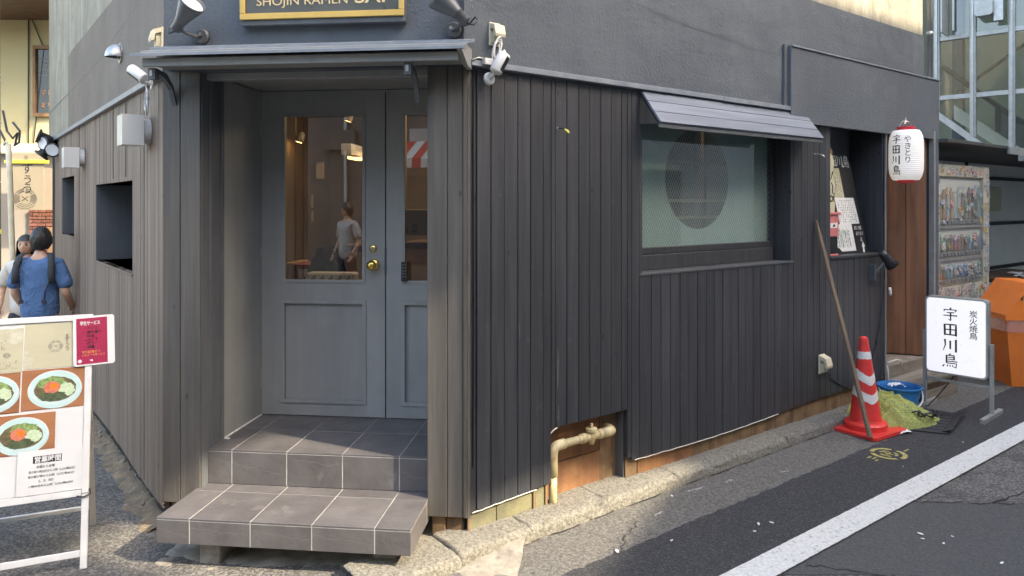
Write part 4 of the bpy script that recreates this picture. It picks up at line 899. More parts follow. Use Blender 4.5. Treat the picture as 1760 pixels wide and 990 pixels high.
# right security camera hanging under its outlet
t = thing('security_camera', 'white camera hanging below the outlet right of the canopy', 'security camera', FR @ TR(.10, -.045, 2.36), 'white cameras at both entrance corners')
m = MB(); m.lathe([(0, 0), (.032, 0), (.032, .010), (.026, .016), (0, .016)], 24, RX(PI/2), cap=False); m.build('mount', M['white'], t, smooth=False)
m = MB(); m.tube([(0, -.01, 0), (.004, -.03, .015), (.010, -.045, .03)], .010, 8); m.build('arm', M['white'], t, smooth=True)
cx_ = Matrix.Translation((.028, -.055, .070)) @ aim((.42, -.12, .80))
m = MB(); m.lathe([(0, -.05), (.028, -.05), (.033, -.042), (.033, .05), (.030, .058), (0, .058)], 24, cx_, cap=False); m.build('camera_body', M['white'], t, smooth=True)
blackface(cx_, .0339, -.035, .045, (.75, -.75, -.3), t)
m = MB(); coil(m, (.045, -.01, .15), (1, 0, 0), (.25, 0, 1), 4, .0034, 2, .020, .055); coil(m, (.075, -.008, .10), (.8, 0, -.3), (.4, 0, 1), 3, .0034, 5, .018, .05); m.tube([(-.10, .0, .085), (-.06, 0, .10), (.0, -.005, .095), (.04, -.01, .09)], .0035, 6); m.build('cable_coil', M['white'], t, smooth=True)
m = MB(); m.box(-.035, .015, -.02, .005, .07, .10); m.build('adapter', M['white'], t, bevel=.005)
def outlet(label, fr, s, z, sc_=1.0, rot=0):
    t = thing('outdoor_outlet', label, 'outlet', fr @ TR(s, 0, z) @ Matrix.Scale(sc_, 4), 'weatherproof cream outlets')
    piece('back_plate', M['cream'], t, None, -.035, .035, -.012, .0, -.06, .06, .004)
    m = MB(); m.prismx([(-.012, .055), (-.050, .040), (-.062, -.005), (-.058, -.020), (-.045, -.012), (-.040, .02), (-.012, .03)], -.032, .032); m.build('hood', M['cream'], t, bevel=.003)
    m = MB(); m.box(-.022, .022, -.035, -.012, -.045, .01); m.build('socket', M['creampaper'], t, bevel=.003)
    return t
outlet('cream outlet on the dark plaster above the right camera', FR, .165, 2.60)
outlet('cream outlet half hidden behind the left spotlight', FL, -.03, 2.60)
# thin black cable running down the gap at the right corner
t = MB(FR).tube([(.03, -.006, 2.42), (.012, -.012, 2.45), (.05, -.012, 2.47), (.10, -.012, 2.475)], .006, 6).tube([(.040, .0, 2.43), (.038, .0, 2.0), (.041, .0, 1.2), (.038, .002, .4)], .004, 6).build('corner_cable', M['black'])
tag(t, 'thin black cable running down the gap at the right corner of the entrance', 'cable')
t = MB(FF).tube([(1.60, -.01, 2.50), (1.60, -.012, 2.62), (1.585, -.012, 2.75), (1.57, -.012, 3.2)], .003, 6).build('sign_cable', M['black']); tag(t, 'thin dark wire rising beside the right spotlight', 'cable')
# small hooks
def hook(label, s, z, tipmat, grp='small hooks on the black planks'):
    t = thing('wall_hook', label, 'hook', FR @ TR(s, -.002, z), grp)
    m = MB(); m.lathe([(0, 0), (.008, 0), (.007, .004), (0, .004)], 10, RX(PI/2), cap=False); m.build('plate', M['metal'], t)
    m = MB(); m.tube([(0, 0, 0), (.004, -.03, -.002), (.010, -.05, -.008)], .003, 6); m.build('rod', M['black'] if tipmat != 'metal' else M['metal'], t)
    m = MB(); m.tube([(.010, -.048, -.008), (.018, -.062, -.020), (.024, -.068, -.030)], [.005, .008, .006], 8); m.build('tip', M[tipmat], t, smooth=True)
hook('small hook with a yellow tip left of the window', .60, 2.145, 'goldfoil'); hook('small silver hook to the right of the plank awning', 3.24, 2.115, 'metal')

# ================================================================== CREAM PIPE
t = thing('drain_pipe', 'cream painted pipe with a valve in the rusty wall recess', 'pipe', FR @ TR(.585, .02, .04))
m = MB(); m.tube([(0, 0, 0), (0, 0, .19)], .0235, 18); m.build('riser', M['pipe'], t, smooth=True)
m = MB(); m.tube([(0, 0, .185), (0, 0, .30), (.004, 0, .325), (.02, 0, .343), (.045, 0, .348), (.085, 0, .348)], .028, 18); m.build('elbow', M['pipe'], t, smooth=True)
m = MB(); m.tube([(.08, 0, .348), (.40, 0, .348)], .0215, 18); m.build('run', M['pipe'], t, smooth=True)
m = MB(); m.tube([(.39, 0, .348), (.44, 0, .348), (.462, .006, .348), (.475, .03, .348), (.477, .08, .348)], .028, 18); m.build('elbow', M['pipe'], t, smooth=True)
for x in (.21, .345):
    m = MB(); m.tube([(x, 0, .348), (x+.035, 0, .348)], .028, 16); m.build('collar', M['pipe'], t, smooth=True)
m = MB(); m.lathe([(0, -.045), (.014, -.045), (.022, -.02), (.028, 0), (.024, .02), (.02, .028), (.034, .030), (.034, .046), (.02, .048), (0, .048)], 22, TR(.295, 0, .348), cap=False); m.box(.287, .303, -.006, .006, .395, .422); m.build('valve', M['pipe'], t, smooth=False)
m = MB(); m.tube([(.375, 0, .348), (.38, 0, .348)], .0225, 16); m.tube([(.186, 0, .348), (.19, 0, .348)], .0222, 16); m.build('gap_ring', M['rust'], t)
# ================================================================== MENU A-BOARD (left foreground)
U = V((-.91, -.41, 0)).normalized()          # along the board, to the left of the picture
ab = frame((-2.026-.775*.912, 3.46-.775*.411, 0), (.912, .411))   # origin at its left foot
AB = thing('menu_stand', 'white A-frame menu board with ramen bowl photos and papers, by the left wall', 'menu board', ab)
lean = RX(-math.atan2(.27, 1.16)); W_ = .785; H_ = 1.20
def abp(name, mt, *b, bev=.002, par=None): return piece(name, mt, par or AB, lean if par is None else None, *b, bev)
for x in (.0, W_-.030): abp('leg', M['whitemetal'], x, x+.030, 0, .022, .0, .34)
for x in (.0, W_-.030): abp('frame_post', M['whitemetal'], x, x+.030, -.004, .022, .341, H_-.03)
abp('frame_rail', M['whitemetal'], 0, W_, -.005, .022, H_-.0295, H_); abp('frame_rail', M['whitemetal'], .0305, W_-.031, -.005, .022, .33, .362)
abp('cross_bar', M['whitemetal'], .031, W_-.031, .0, .015, .055, .085)
PB = abp('board_panel', M['whitemetal'], .031, W_-.031, .004, .012, .3625, H_-.030)
m = MB(); m.tube([(W_+.004, -.008, .36), (W_+.008, -.006, .335), (W_-.02, -.010, .325), (W_-.05, -.008, .332)], .004, 6); m.build('corner_wire', M['black'], AB, lean)
back = TR(0, .54, 0) @ RX(math.atan2(.27, 1.16))
for x in (.01, W_-.04): piece('back_leg', M['shadedmetal'], AB, back, x, x+.028, -.02, .0, .0, 1.14, .002)
piece('back_bar', M['whitemetal'], AB, back, .04, W_-.042, -.018, -.004, .10, .122, .002)
piece('back_panel', M['shadedmetal'], AB, back, .04, W_-.042, -.017, -.012, .36, 1.12, .002)
m = MB(); 
# the prints and papers
def pr(name, mt, x0, x1, z0, z1, y=.0035, t=.001): return piece(name, mt, AB, lean, x0, x1, y-t, y, z0, z1, 0)
p1 = pr('menu_paper', M['creampaper'], .494, .722, .948, H_-.036, .0032); p2 = pr('menu_paper', M['creampaper'], .26, .490, .940, H_-.05, .0034)
p3 = pr('menu_paper', M['creampaper'], .045, .256, .945, H_-.04, .0034)
lgx, lgz = .575, 1.045
def logo(Mx, par, cx, cz, R, mt, y=-.001, name='logo'):
    m = MB()
    for k in range(2):
        for i in range(7):
            r0 = R*(.45+.075*i); a0 = (-.35, PI+.0)[k]-.15; 
            pts = []
            vs = []
            for q in range(13):
                a = (-.62 if k == 0 else PI-.62)+q/12*1.24; vs += [(cx+r0*1.12*math.cos(a), y, cz+r0*.9*math.sin(a)), (cx+(r0+R*.035)*1.12*math.cos(a), y, cz+(r0+R*.035)*.9*math.sin(a))]
            m._add(vs, [(2*j, 2*j+1, 2*j+3, 2*j+2) for j in range(12)])
    for k in range(22):
        a = PI/2+(k-10.5)*.085; 
        for r0, r1 in ((.62, .76), (.80, .95)):
            if abs(k-10.5) < 1: continue
            c, s_ = math.cos(a), math.sin(a); h = R*.022
            m._add([(cx+r0*R*1.1*c-h, y, cz+r0*R*s_), (cx+r0*R*1.1*c+h, y, cz+r0*R*s_), (cx+r1*R*1.1*c+h, y, cz+r1*R*s_), (cx+r1*R*1.1*c-h, y, cz+r1*R*s_)], [(0, 1, 2, 3)])
    for k in range(9):
        a = -PI/2+(k-4)*.2
        for r0, r1 in ((.45, .60), (.64, .78), (.82, .96)):
            c, s_ = math.cos(a), math.sin(a); c2, s2 = math.cos(a+.17), math.sin(a+.17)
            m._add([(cx+r1*R*1.1*c, y, cz+r1*R*s_), (cx+r1*R*1.1*c2, y, cz+r1*R*s2), (cx+(r1-.05)*R*1.1*c2, y, cz+(r1-.05)*R*s2), (cx+(r1-.05)*R*1.1*c, y, cz+(r1-.05)*R*s_)], [(0, 1, 2, 3)])
    for sg in (1, -1):
        a = V((cx-.28*R*sg, y-.0002, cz-.22*R)); b = V((cx+.28*R*sg, y-.0002, cz+.22*R)); n_ = V((-(b-a).z, 0, (b-a).x)).normalized()*R*.03
        m._add([a-n_, a+n_, b+n_, b-n_], [(0, 1, 2, 3)])
    return m.build(name, mt, par, Mx)
logo(lean, AB, .626, 1.052, .030, M['softink'], .0018)
text(['ず', 'ぅ', 'う'], .026, lean, .662, 1.072, M['softink'], AB, y=.0015, vert=True, space=.85)
text(['麺', '屋'], .010, lean, .668, 1.100, M['softink'], AB, y=.0015, vert=True)
text('menya zuuu', .010, lean, .505, .985, M['softink'], AB, y=.0015) if False else None
scribble(lean, AB, M['softink'], .30, .42, 1.05, 1.12, 7, 10, y=.001, seed=4, dens=.6)
scribble(lean, AB, M['softink'], .29, .47, .955, 1.0, 5, 14, y=.001, seed=5, dens=.5)
logo(lean, AB, .425, 1.022, .014, M['softink'], .001)
# bowl photographs
def bowl(x0, x1, z0, z1, cx, cz, R, kind, seed):
    P = pr('bowl_photo', M['photowood'], x0, x1, z0, z1, .0030)
    def disc(name, mt, c, rx, rz, y, n=28, jag=0, sd=0):
        m = MB(); r = random.Random(sd+seed); vs = [(c[0]+rx*(1+jag*r.uniform(-1, 1))*math.cos(2*PI*k/n), y, c[1]+rz*(1+jag*r.uniform(-1, 1))*math.sin(2*PI*k/n)) for k in range(n)]
        vs = [(min(max(v[0], x0+.001), x1-.001), v[1], min(max(v[2], z0+.001), z1-.001)) for v in vs]
        m._add(vs, [tuple(range(n))]); o = m.build(name, mt, AB, lean); return o
    disc('photo_table', M['brick'], (x0+(x1-x0)*.5, z0+.002), (x1-x0)*.5, .003, .00195)
    disc('photo_bowl', M['bowl'], (cx, cz-R*.08), R, R*.78, .0019); disc('photo_bowl_rim', M['paper'], (cx, cz+R*.02), R*.96, R*.70, .0018); disc('photo_bowl_inside', M['bowl'], (cx, cz+R*.01), R*.93, R*.67, .0017)
    disc('photo_broth', M['broth'], (cx, cz-R*.06), R*.78, R*.52, .0016, jag=.03)
    disc('photo_greens', M['greens'], (cx+R*(.1 if kind else -.15), cz+R*.22), R*.5, R*.24, .0015, 30, .16, 1)
    disc('photo_onion', M['onion'], (cx+R*.42, cz-R*.10), R*.30, R*.27, .0014, 30, .12, 2)
    disc('photo_seaweed', M['nori'], (cx-R*.05, cz-R*.36), R*.5, R*.2, .0013, 30, .16, 3)
    disc('photo_mince', M['meat'] if kind != 2 else M['broth'], (cx-R*.12, cz+R*.02), R*.30, R*.25, .0012, 30, .1, 4)
    disc('photo_yolk', M['yolk'], (cx-R*.05, cz+R*.06), R*.14, R*.12, .0011)
bowl(.491, .753, .752, .944, .630, .852, .115, 0, 1); bowl(.22, .485, .748, .938, .372, .850, .112, 2, 2); bowl(.385, .636, .552, .738, .500, .645, .112, 1, 3); bowl(.045, .214, .748, .938, .12, .850, .075, 2, 4)
pr('blank_panel', M['paper'], .640, .753, .40, .740, .0031); pr('blank_panel', M['paper'], .045, .381, .368, .738, .0031); pr('blank_panel', M['paper'], .385, .636, .368, .548, .0031)
hp = pr('hours_sheet', M['paper'], .488, .757, .364, .566, -.0055, .001)
pr('hours_heading', M['ink'], .551, .669, .506, .538, -.0066, .0004)
text('営業時間', .030, lean, .556, .511, M['paper'], AB, y=-.0072, wid=.108, off=.0008)
for i, (s_, wd, ox) in enumerate((('月曜から金曜', .075, .565), ('昼の部11時30分から15時（LO14時45分）', .19, .535), ('夜の部17時から23時（LO22時45分）', .19, .532), ('土、日、祝日', .060, .575), ('11時30分から23時（LO22時45分）', .18, .535))):
    text(s_, .0135, lean, ox, .484-i*.0215, M['ink'], AB, y=-.0068, wid=wd)
# pink side card clipped on the right
C = AB; cm = lean @ TR(.706, -.010, .942) @ RY(math.radians(-2))
mm = MB(); R = .014
def rrect(x0, x1, z0, z1, R, n=5): return [(cx+R*math.cos(a0+PI/2*k/n), cz+R*math.sin(a0+PI/2*k/n)) for cx, cz, a0 in ((x1-R, z1-R, 0), (x0+R, z1-R, PI/2), (x0+R, z0+R, PI), (x1-R, z0+R, 1.5*PI)) for k in range(n+1)]
mm.prism(rrect(0, .182, 0, .246, R), .0, .003); mm.build('service_card', M['paper'], AB, cm)
mm = MB(); mm.prism([(.014, .008), (.150, .008), (.150, .236), (.014, .236)], -.0008, -.0001); mm.build('card_print', M['pink'], AB, cm)
text('学生サービス', .021, cm, .030, .203, M['paper'], AB, y=-.0016, wid=.088, off=.0006)
for i, s_ in enumerate(('・ライス', '・麺大盛り', '・味玉', '・メンマ', '・のり', '・卵黄')): text(s_, .0165, cm, .044, .178-i*.0185, M['ink'], AB, y=-.0016)
M['orangeink'] = mat('orange_ink', (.85, .35, .12), .5)
text('学生証提示で', .014, cm, .036, .062, M['orangeink'], AB, y=-.0016); text('どれか一つサービス', .0135, cm, .036, .046, M['orangeink'], AB, y=-.0016, wid=.10)
mm = MB(); mm.prism([(.028+.009*math.cos(k*PI/8), .024+.009*math.sin(k*PI/8)) for k in range(16)], -.0016, -.0009); mm.prism([(.07, .026), (.085, .018), (.083, .03)], -.0016, -.0009); mm.build('card_logo', M['paper'], AB, cm)

# ================================================================== LEFT BACKGROUND
pt = thing('utility_pole', 'weathered concrete utility pole with metal bands at the left edge', 'pole', TR(-5.98, 8.25, 0))
m = MB(); m.lathe([(.175, 0), (.15, 7.5)], 28); m.build('shaft', M['pole'], pt, smooth=True)
for z in (2.32, 2.62, 2.66, 2.86, 3.13, 3.19, 1.97):
    m = MB(); m.lathe([(.172, z), (.174, z+.004), (.172, z+.012), (.168, z+.012)], 24); m.build('metal_band', M['metal'], pt)
m = MB(); m.lathe([(.176, 1.385), (.178, 1.39), (.178, 1.43), (.174, 1.435)], 24); m.build('yellow_band', M['yellowtape'], pt)
t = MB().tube([at(5, 190, 8), at(12, 225, 8), at(22, 238, 8), at(30, 228, 8), at(26, 250, 8)], .012, 6).tube([at(22, 210, 8), at(34, 225, 8), at(33, 245, 8), at(24, 250, 8)], .012, 6).tube([at(-10, 205, 8), at(8, 240, 8), at(14, 260, 8)], .012, 6).build('pole_cable', M['black']); tag(t, 'black cable loops hanging from the utility pole', 'cable')
t = MB().tube([at(14, 248, 7.6), at(17, 300, 7.6), at(20, 400, 7.6), at(27, 560, 7.6), at(30, 640, 7.6)], .028, 10).tube([at(14, 250, 7.6), at(10, 243, 7.6), at(6, 250, 7.6)], .012, 8).build('conduit', M['cream'], smooth=True); tag(t, 'pale conduit running down beside the utility pole', 'conduit')
YB = thing('yellow_building', 'pale yellow rendered house behind the left wall with orange framed window', 'building', frame((-9.6, 10.6), (1, .04)))
def yb(name, mt, *b, bev=.002): return piece(name, mt, YB, None, *b, bev)
yb('wall', M['yellow'], -4, 4.0, .0, .4, 2.60, 8, bev=0)
yb('ledge', M['cream'], -4, 4.0, -.12, .0, 2.47, 2.60); yb('lower_wall', M['mortar'], -4, 4.0, .02, .4, 0, 2.469, bev=0)
yb('side_post', M['yellow'], 3.10, 3.40, -.06, .0, 0, 2.30)
p0, p1_ = at(49, 192, 10.5), at(90, 80, 10.5)
wx0 = p0.x+9.6; wz0, wz1 = p0.z, p1_.z; wx1 = wx0+.62
wf = yb('window', M['curtain'], wx0, wx1, -.02, .0, wz0, wz1)
for b in ((wx0-.04, wx1+.04, wz1, wz1+.05), (wx0-.04, wx1+.04, wz0-.05, wz0)): yb('window_frame', M['windowwood'], b[0], b[1], -.06, -.0, b[2], b[3])
for b in ((wx0-.04, wx0, wz0, wz1), (wx1, wx1+.04, wz0, wz1)): yb('window_frame', M['windowwood'], b[0], b[1], -.06, -.0, b[2], b[3])
r = random.Random(4)
for (zf, n_) in ((.33, 5), (.14, 4)):
    m = MB(); 
    for k in range(n_):
        x = wx0+.06+k*.1; z = wz0+(wz1-wz0)*zf
        for q in range(3): 
            a = V((x+r.uniform(0, .07), -.021, z+r.uniform(-.05, .05))); b = V((x+r.uniform(0, .07), -.021, z+r.uniform(-.05, .05))); m.tube([a, b], .006, 4)
    m.build('window_lettering', M['orangeink'], YB)
for k in range(5): yb('window_reflection_slat', M['softink'], wx0+.02, wx1-.05, -.0215, -.0205, wz0+.55+k*.06, wz0+.57+k*.06, bev=0)
m = MB(); m.tube([(wx0-.12, -.02, 2.6), (wx0-.12, -.02, 7)], .01, 5); m.tube([(wx0-.05, -.02, 2.6), (wx0+.1, -.02, 4.0), (wx0-.3, -.02, 5)], .008, 5); m.build('wall_wire', M['black'], YB)
ev = piece('dark_roof_edge', M['browndk'], YB, None, -1.5, 4.4, -1.2, .2, 4.42, 4.62, .01)
# brick piece: individually laid bricks below the banner
bp0, bp1 = at(27, 362, 10.4), at(72, 520, 10.4); bx0 = bp0.x+9.6; bx1 = bp1.x+9.6
r = random.Random(8); z = .2
BR = YB
row = 0
while z < 1.62:
    x = bx0-(.06 if row % 2 else 0)
    while x < bx1+.9 if False else x < bx1:
        x1 = min(x+.118, bx1); xs_ = max(x, bx0)
        if x1-xs_ > .02: yb('brick', M['brick'], xs_, x1-.008, -.02-r.uniform(0, .006), .019, z, z+.040, bev=.003)
        x += .12
    z += .050; row += 1
yb('plaster_strip', M['tan'], bx1, bx1+.30, -.01, .02, .0, 1.62)
BN = thing('hanging_banner', 'tan shop banner with round bowl emblem and vertical lettering at far left', 'banner', frame((-9.6+bx0-.08, 10.35), (1, .04)))
bw = (at(84, 300, 10.3).x-at(23, 300, 10.3).x)
piece('banner_cloth', M['tan'], BN, None, 0, bw, 0, .008, 1.64, 2.44, .001)
piece('yellow_bar', M['yellowtape'], BN, None, -.03, bw+.08, -.03, -.008, 2.30, 2.345, .004)
text(['ず', 'ぅ', 'う'], .17, Matrix(), bw*.38, 2.17, M['ink'], BN, y=-.002, vert=True, space=.85, ext=.0005)
text(['麺'], .06, Matrix(), bw*.45, 2.36, M['softink'], BN, y=-.002)
logo(Matrix(), BN, bw*.48, 1.80, .155, M['ink'], -.0015)
# warm light box and post beside it
t = thing('street_box', 'small orange edged box on the yellow post at left', 'box', TR(*at(91, 410, 10.2))); piece('body', M['windowwood'], t, None, -.05, .05, -.05, .05, -.25, .15, .005)
# cluster of black spotlights at the end of the left wall
for i, (px, py, dz, ax) in enumerate(((74, 236, .0, (-.7, -.5, .3)), (81, 246, 0, (-.3, -.9, -.1)), (76, 262, 0, (-.5, -.3, -.7)), (93, 256, 0, (.2, -.9, -.3)))):
    p = at(px, py, 7.5); t = thing('black_spotlight', ('topmost', 'central', 'lowest', 'rightmost')[i]+' black spotlight in the cluster at the end of the left wall', 'spotlight', TR(*p), 'black spotlights on the left wall end')
    Mx = aim(ax); m = MB(); m.lathe([(0, -.10), (.03, -.10), (.045, -.04), (.05, .02), (.072, .03), (.075, .05), (0, .045)], 16, Mx, cap=False); m.build('lamp_head', M['black'], t, smooth=True)
    m = MB(); m.lathe([(0, .0465), (.06, .0525)], 16, Mx, cap=False); m.build('lens', M['disc'], t)
    e = at(97, 250, 7.62); m = MB(); m.tube([(0, 0, 0), ((e-p)*.5+V((0, 0, .03))), e-p], .011, 6); m.build('arm', M['black'], t)
# ---------- people
def body(parent, pts, edges_, rad, mt, name, sub=1):
    me = bpy.data.meshes.new(name); me.from_pydata([V(p) for p in pts], edges_, []); o = bpy.data.objects.new(name, me); link(o, parent)
    me.materials.append(mt)
    o.modifiers.new('skin', 'SKIN'); 
    for i, v in enumerate(me.skin_vertices[0].data): v.radius = rad[i] if isinstance(rad[i], tuple) else (rad[i], rad[i]); v.use_root = (i == 0)
    s_ = o.modifiers.new('subdivision', 'SUBSURF'); s_.levels = 2; s_.render_levels = 2
    o.modifiers['skin'].use_smooth_shade = True
    return o
def person(label, loc, rz, k, shirt, trous, hairlen, lean_=0.0, face=True, elbow=None):
    P = thing('person', label, 'person', TR(*loc) @ RZ(rz) @ Matrix.Scale(k, 4))
    # figure faces -y ; 1.70 tall
    el = elbow or {}
    lel = el.get('lel', (.27, .05, 1.12)); lh = el.get('lh', (.25, -.08, .90)); rel_ = el.get('rel', (-.27, .05, 1.12)); rh = el.get('rh', (-.25, -.08, .90))
    pts = [(0, 0, .93), (0, .0, 1.10), (0, .0, 1.28), (0, .01, 1.40), (0, .0, 1.48), (0, -.01, 1.545),
           (.10, 0, .88), (.12, -.01, .50), (.13, .02, .10), (.14, -.10, .04), (-.10, 0, .88), (-.12, -.01, .50), (-.13, .02, .10), (-.14, -.10, .04),
           (.17, .01, 1.37), lel, lh, (-.17, .01, 1.37), rel_, rh]
    ed = [(0, 1), (1, 2), (2, 3), (3, 4), (4, 5), (0, 6), (6, 7), (7, 8), (8, 9), (0, 10), (10, 11), (11, 12), (12, 13), (3, 14), (14, 15), (15, 16), (3, 17), (17, 18), (18, 19)]
    rd = [(.14, .10), (.13, .095), (.15, .10), (.10, .08), .052, .058, .09, .06, .04, .03, .09, .06, .04, .03, .055, .042, .030, .055, .042, .030]
    body(P, pts, ed, rd, M['skin'], 'body')
    # hands: palm with five fingers
    for h_, e_ in ((lh, lel), (rh, rel_)):
        d = (V(h_)-V(e_)).normalized(); sx = d.cross(V((0, 1, 0))).normalized(); q = V(h_); hp_ = [q, q+d*.075]; he = [(0, 1)]; hr = [(.020, .03), (.018, .034)]
        for i in range(4):
            b_ = q+d*.078+sx*(i-1.5)*.017; hp_ += [b_, b_+d*(.030+.006*(1.5-abs(i-1.5))), b_+d*(.05+.008*(1.5-abs(i-1.5)))+V((0, -.015, 0))]; n0 = len(hp_)-3; he += [(1, n0), (n0, n0+1), (n0+1, n0+2)]; hr += [.009, .0085, .007]
        hp_ += [q+d*.025+sx*.034, q+d*.055+sx*.048+V((0, -.01, 0))]; n0 = len(hp_)-2; he += [(0, n0), (n0, n0+1)]; hr += [.010, .008]
        body(P, hp_, he, hr, M['skin'], 'hand')
    # head
    m = MB(); hc = V((0, -.015, 1.625))
    def hd(a, b):
        th = a*2*PI; ph = (b-.5)*PI*.998; x = math.cos(ph)*math.sin(th); y = -math.cos(ph)*math.cos(th); z = math.sin(ph)
        r_x, r_y, r_z = .078, .098, .118
        if z < 0: r_x *= 1-.28*z*z; r_y *= 1-.10*z*z
        p = V((x*r_x, y*r_y, z*r_z))
        if y < -.6 and abs(x) < .25: p.y -= .016*math.exp(-((z+.12)/.14)**2)*(1-abs(x)/.25)          # nose
        if y < -.4: p.y += .008*math.exp(-((z-.08)/.10)**2)*math.exp(-((abs(x)-.34)/.15)**2)         # eye sockets
        return hc+p
    m.grid(36, 24, hd); m.build('head', M['skin'], P, smooth=True)
    for sx_ in (-1, 1):
        m = MB(); m.lathe([(0, -.006), (.016, -.004), (.018, .004), (.0, .008)], 12, Matrix.Translation(hc+V((.078*sx_, .008, -.005))) @ RY(PI/2) @ Matrix.Diagonal((1.6, 1, 1, 1)), cap=False); m.build('ear', M['skin'], P, smooth=True)
        if face:
            m = MB(); m.lathe([(0, -.011), (.008, -.008), (.011, 0), (.008, .008), (0, .011)], 10, Matrix.Translation(hc+V((.031*sx_, -.082, .010))), cap=False); m.build('eye', M['ink'], P, smooth=True)
            m = MB(); m.tube([hc+V((.018*sx_, -.097, .031)), hc+V((.032*sx_, -.093, .035)), hc+V((.046*sx_, -.084, .031))], .003, 5); m.build('eyebrow', M['hair'], P)
    if face:
        m = MB(); m.tube([hc+V((-.022, -.088, -.058)), hc+V((0, -.096, -.060)), hc+V((.022, -.088, -.058))], [.003, .006, .003], 6); m.build('mouth', M['meat'], P, smooth=True)
    m = MB()
    def hr_(a, b):
        th = a*2*PI; front = max(0, math.cos(th)); lo = (-.80 if hairlen < 2 else -2.2); lo = lo+(1.25 if hairlen < 2 else 2.9)*(front**1.2)*(.86 if hairlen < 2 else .9)
        zz = math.sin(PI/2*b) if lo > -1 else b
        ph = lo*1.0 + (PI/2-lo*1.0)*b if hairlen < 2 else None
        if hairlen < 2:
            ph = lo+(PI/2-lo)*b; x = math.cos(ph)*math.sin(th); y = -math.cos(ph)*math.cos(th); z = math.sin(ph)
            j = 1+.05*noise.noise(V((x*4, y*4, z*3)))+.055*noise.noise(V((x*16, y*16, z*4)))
            return hc+V((x*.093*j, y*.112*j+.006, z*.132*j))
        ph = max(lo, 0)+(PI/2-max(lo, 0))*b; x = math.sin(th); y = -math.cos(th); c = math.cos(ph)
        zlow = 0
        if b < .35 and front < .55:
            t_ = 1-b/.35; return hc+V((x*.095*(1+.1*t_), y*.112*(1+.05*t_)+.006, -.22*t_))
        ph = (b-.35)/.65*PI/2 if front < .55 else (.45+(PI/2-.45)*b); c = math.cos(ph)
        return hc+V((x*.096*c, y*.114*c+.006, math.sin(ph)*.132))
    m.grid(96, 30, hr_); m.build('hair', M['hair'], P, smooth=True)
    # shirt
    le, re_ = V(lel), V(rel_); ls, rs = V((.17, .01, 1.37)), V((-.17, .01, 1.37))
    spts = [(0, .0, .76), (0, .01, 1.0), (0, .01, 1.15), (0, .012, 1.30), (0, .012, 1.40), (0, .008, 1.475), tuple(ls+V((.0, 0, .012))), tuple(ls.lerp(le, .5)+V((.015, 0, 0))), tuple(ls.lerp(le, .90)+V((.02, 0, 0))), tuple(rs+V((0, 0, .012))), tuple(rs.lerp(re_, .5)+V((-.015, 0, 0))), tuple(rs.lerp(re_, .90)+V((-.02, 0, 0)))]
    body(P, spts, [(0, 1), (1, 2), (2, 3), (3, 4), (4, 5), (4, 6), (6, 7), (7, 8), (4, 9), (9, 10), (10, 11)], [(.20, .14), (.19, .135), (.185, .13), (.19, .125), (.13, .09), .066, .072, .074, .078, .072, .074, .078], shirt, 'shirt')
    for sx_ in (-1, 1):
        body(P, [(0.04*sx_, .0, .90), (.10*sx_, 0, .80), (.12*sx_, -.01, .50), (.13*sx_, .015, .10)], [(0, 1), (1, 2), (2, 3)], [(.10, .10), .105, .085, .068], trous, 'trouser_leg')
        body(P, [(.13*sx_, .04, .05), (.135*sx_, -.06, .045), (.14*sx_, -.15, .035)], [(0, 1), (1, 2)], [(.045, .045), (.045, .04), (.035, .03)], M['paper'] if sx_ == 9 else M['black'], 'shoe')
    return P
pm_ = person('person seen from behind in a blue T-shirt with black shoulder straps', (-4.12, 6.38, 0), PI+.12, .87, M['shirt'], M['trouser'], 1, face=True, elbow=dict(lel=(.235, .03, 1.10), lh=(.20, -.14, .90), rel=(-.26, .04, 1.10), rh=(-.24, -.14, .92)))
for sx_ in (-1, 1):
    m = MB()
    path = [(.115*sx_, .05, 1.50), (.145*sx_, .085, 1.465), (.158*sx_, .115, 1.40), (.165*sx_, .13, 1.30), (.172*sx_, .125, 1.20)]
    vs = []
    for i, p in enumerate(path):
        w2 = .032; vs += [(p[0]-w2, p[1]+.012, p[2]), (p[0]+w2, p[1]-.004, p[2]), (p[0]+w2, p[1]+.010, p[2]), (p[0]-w2, p[1]+.026, p[2])]
    m._add(vs, [(4*i+a, 4*i+(a+1) % 4, 4*i+4+(a+1) % 4, 4*i+4+a) for i in range(4) for a in range(4)]+[(0, 1, 2, 3), (16, 17, 18, 19)]); m.build('shoulder_strap', M['strap'], pm_, smooth=True)
    m = MB(); m.tube([(.15*sx_, .14, 1.22), (.115*sx_, .148, 1.12), (.105*sx_, .150, 1.04)], .007, 6); m.box(.085*sx_ if sx_ > 0 else -.125, .125 if sx_ > 0 else -.085, .146, .156, 1.005, 1.04); m.build('strap_tail', M['strap'], pm_)
person('person in a white shirt across the street, mirrored in the door glass', (-4.35, -2.6, 0), PI+.5, 1.0, M['shadedmetal'], M['trouser'], 1)
pw = person('person with long dark hair half hidden behind the blue T-shirt', (-4.62, 6.95, 0), .25, .82, M['cloth'], M['trouser'], 2)
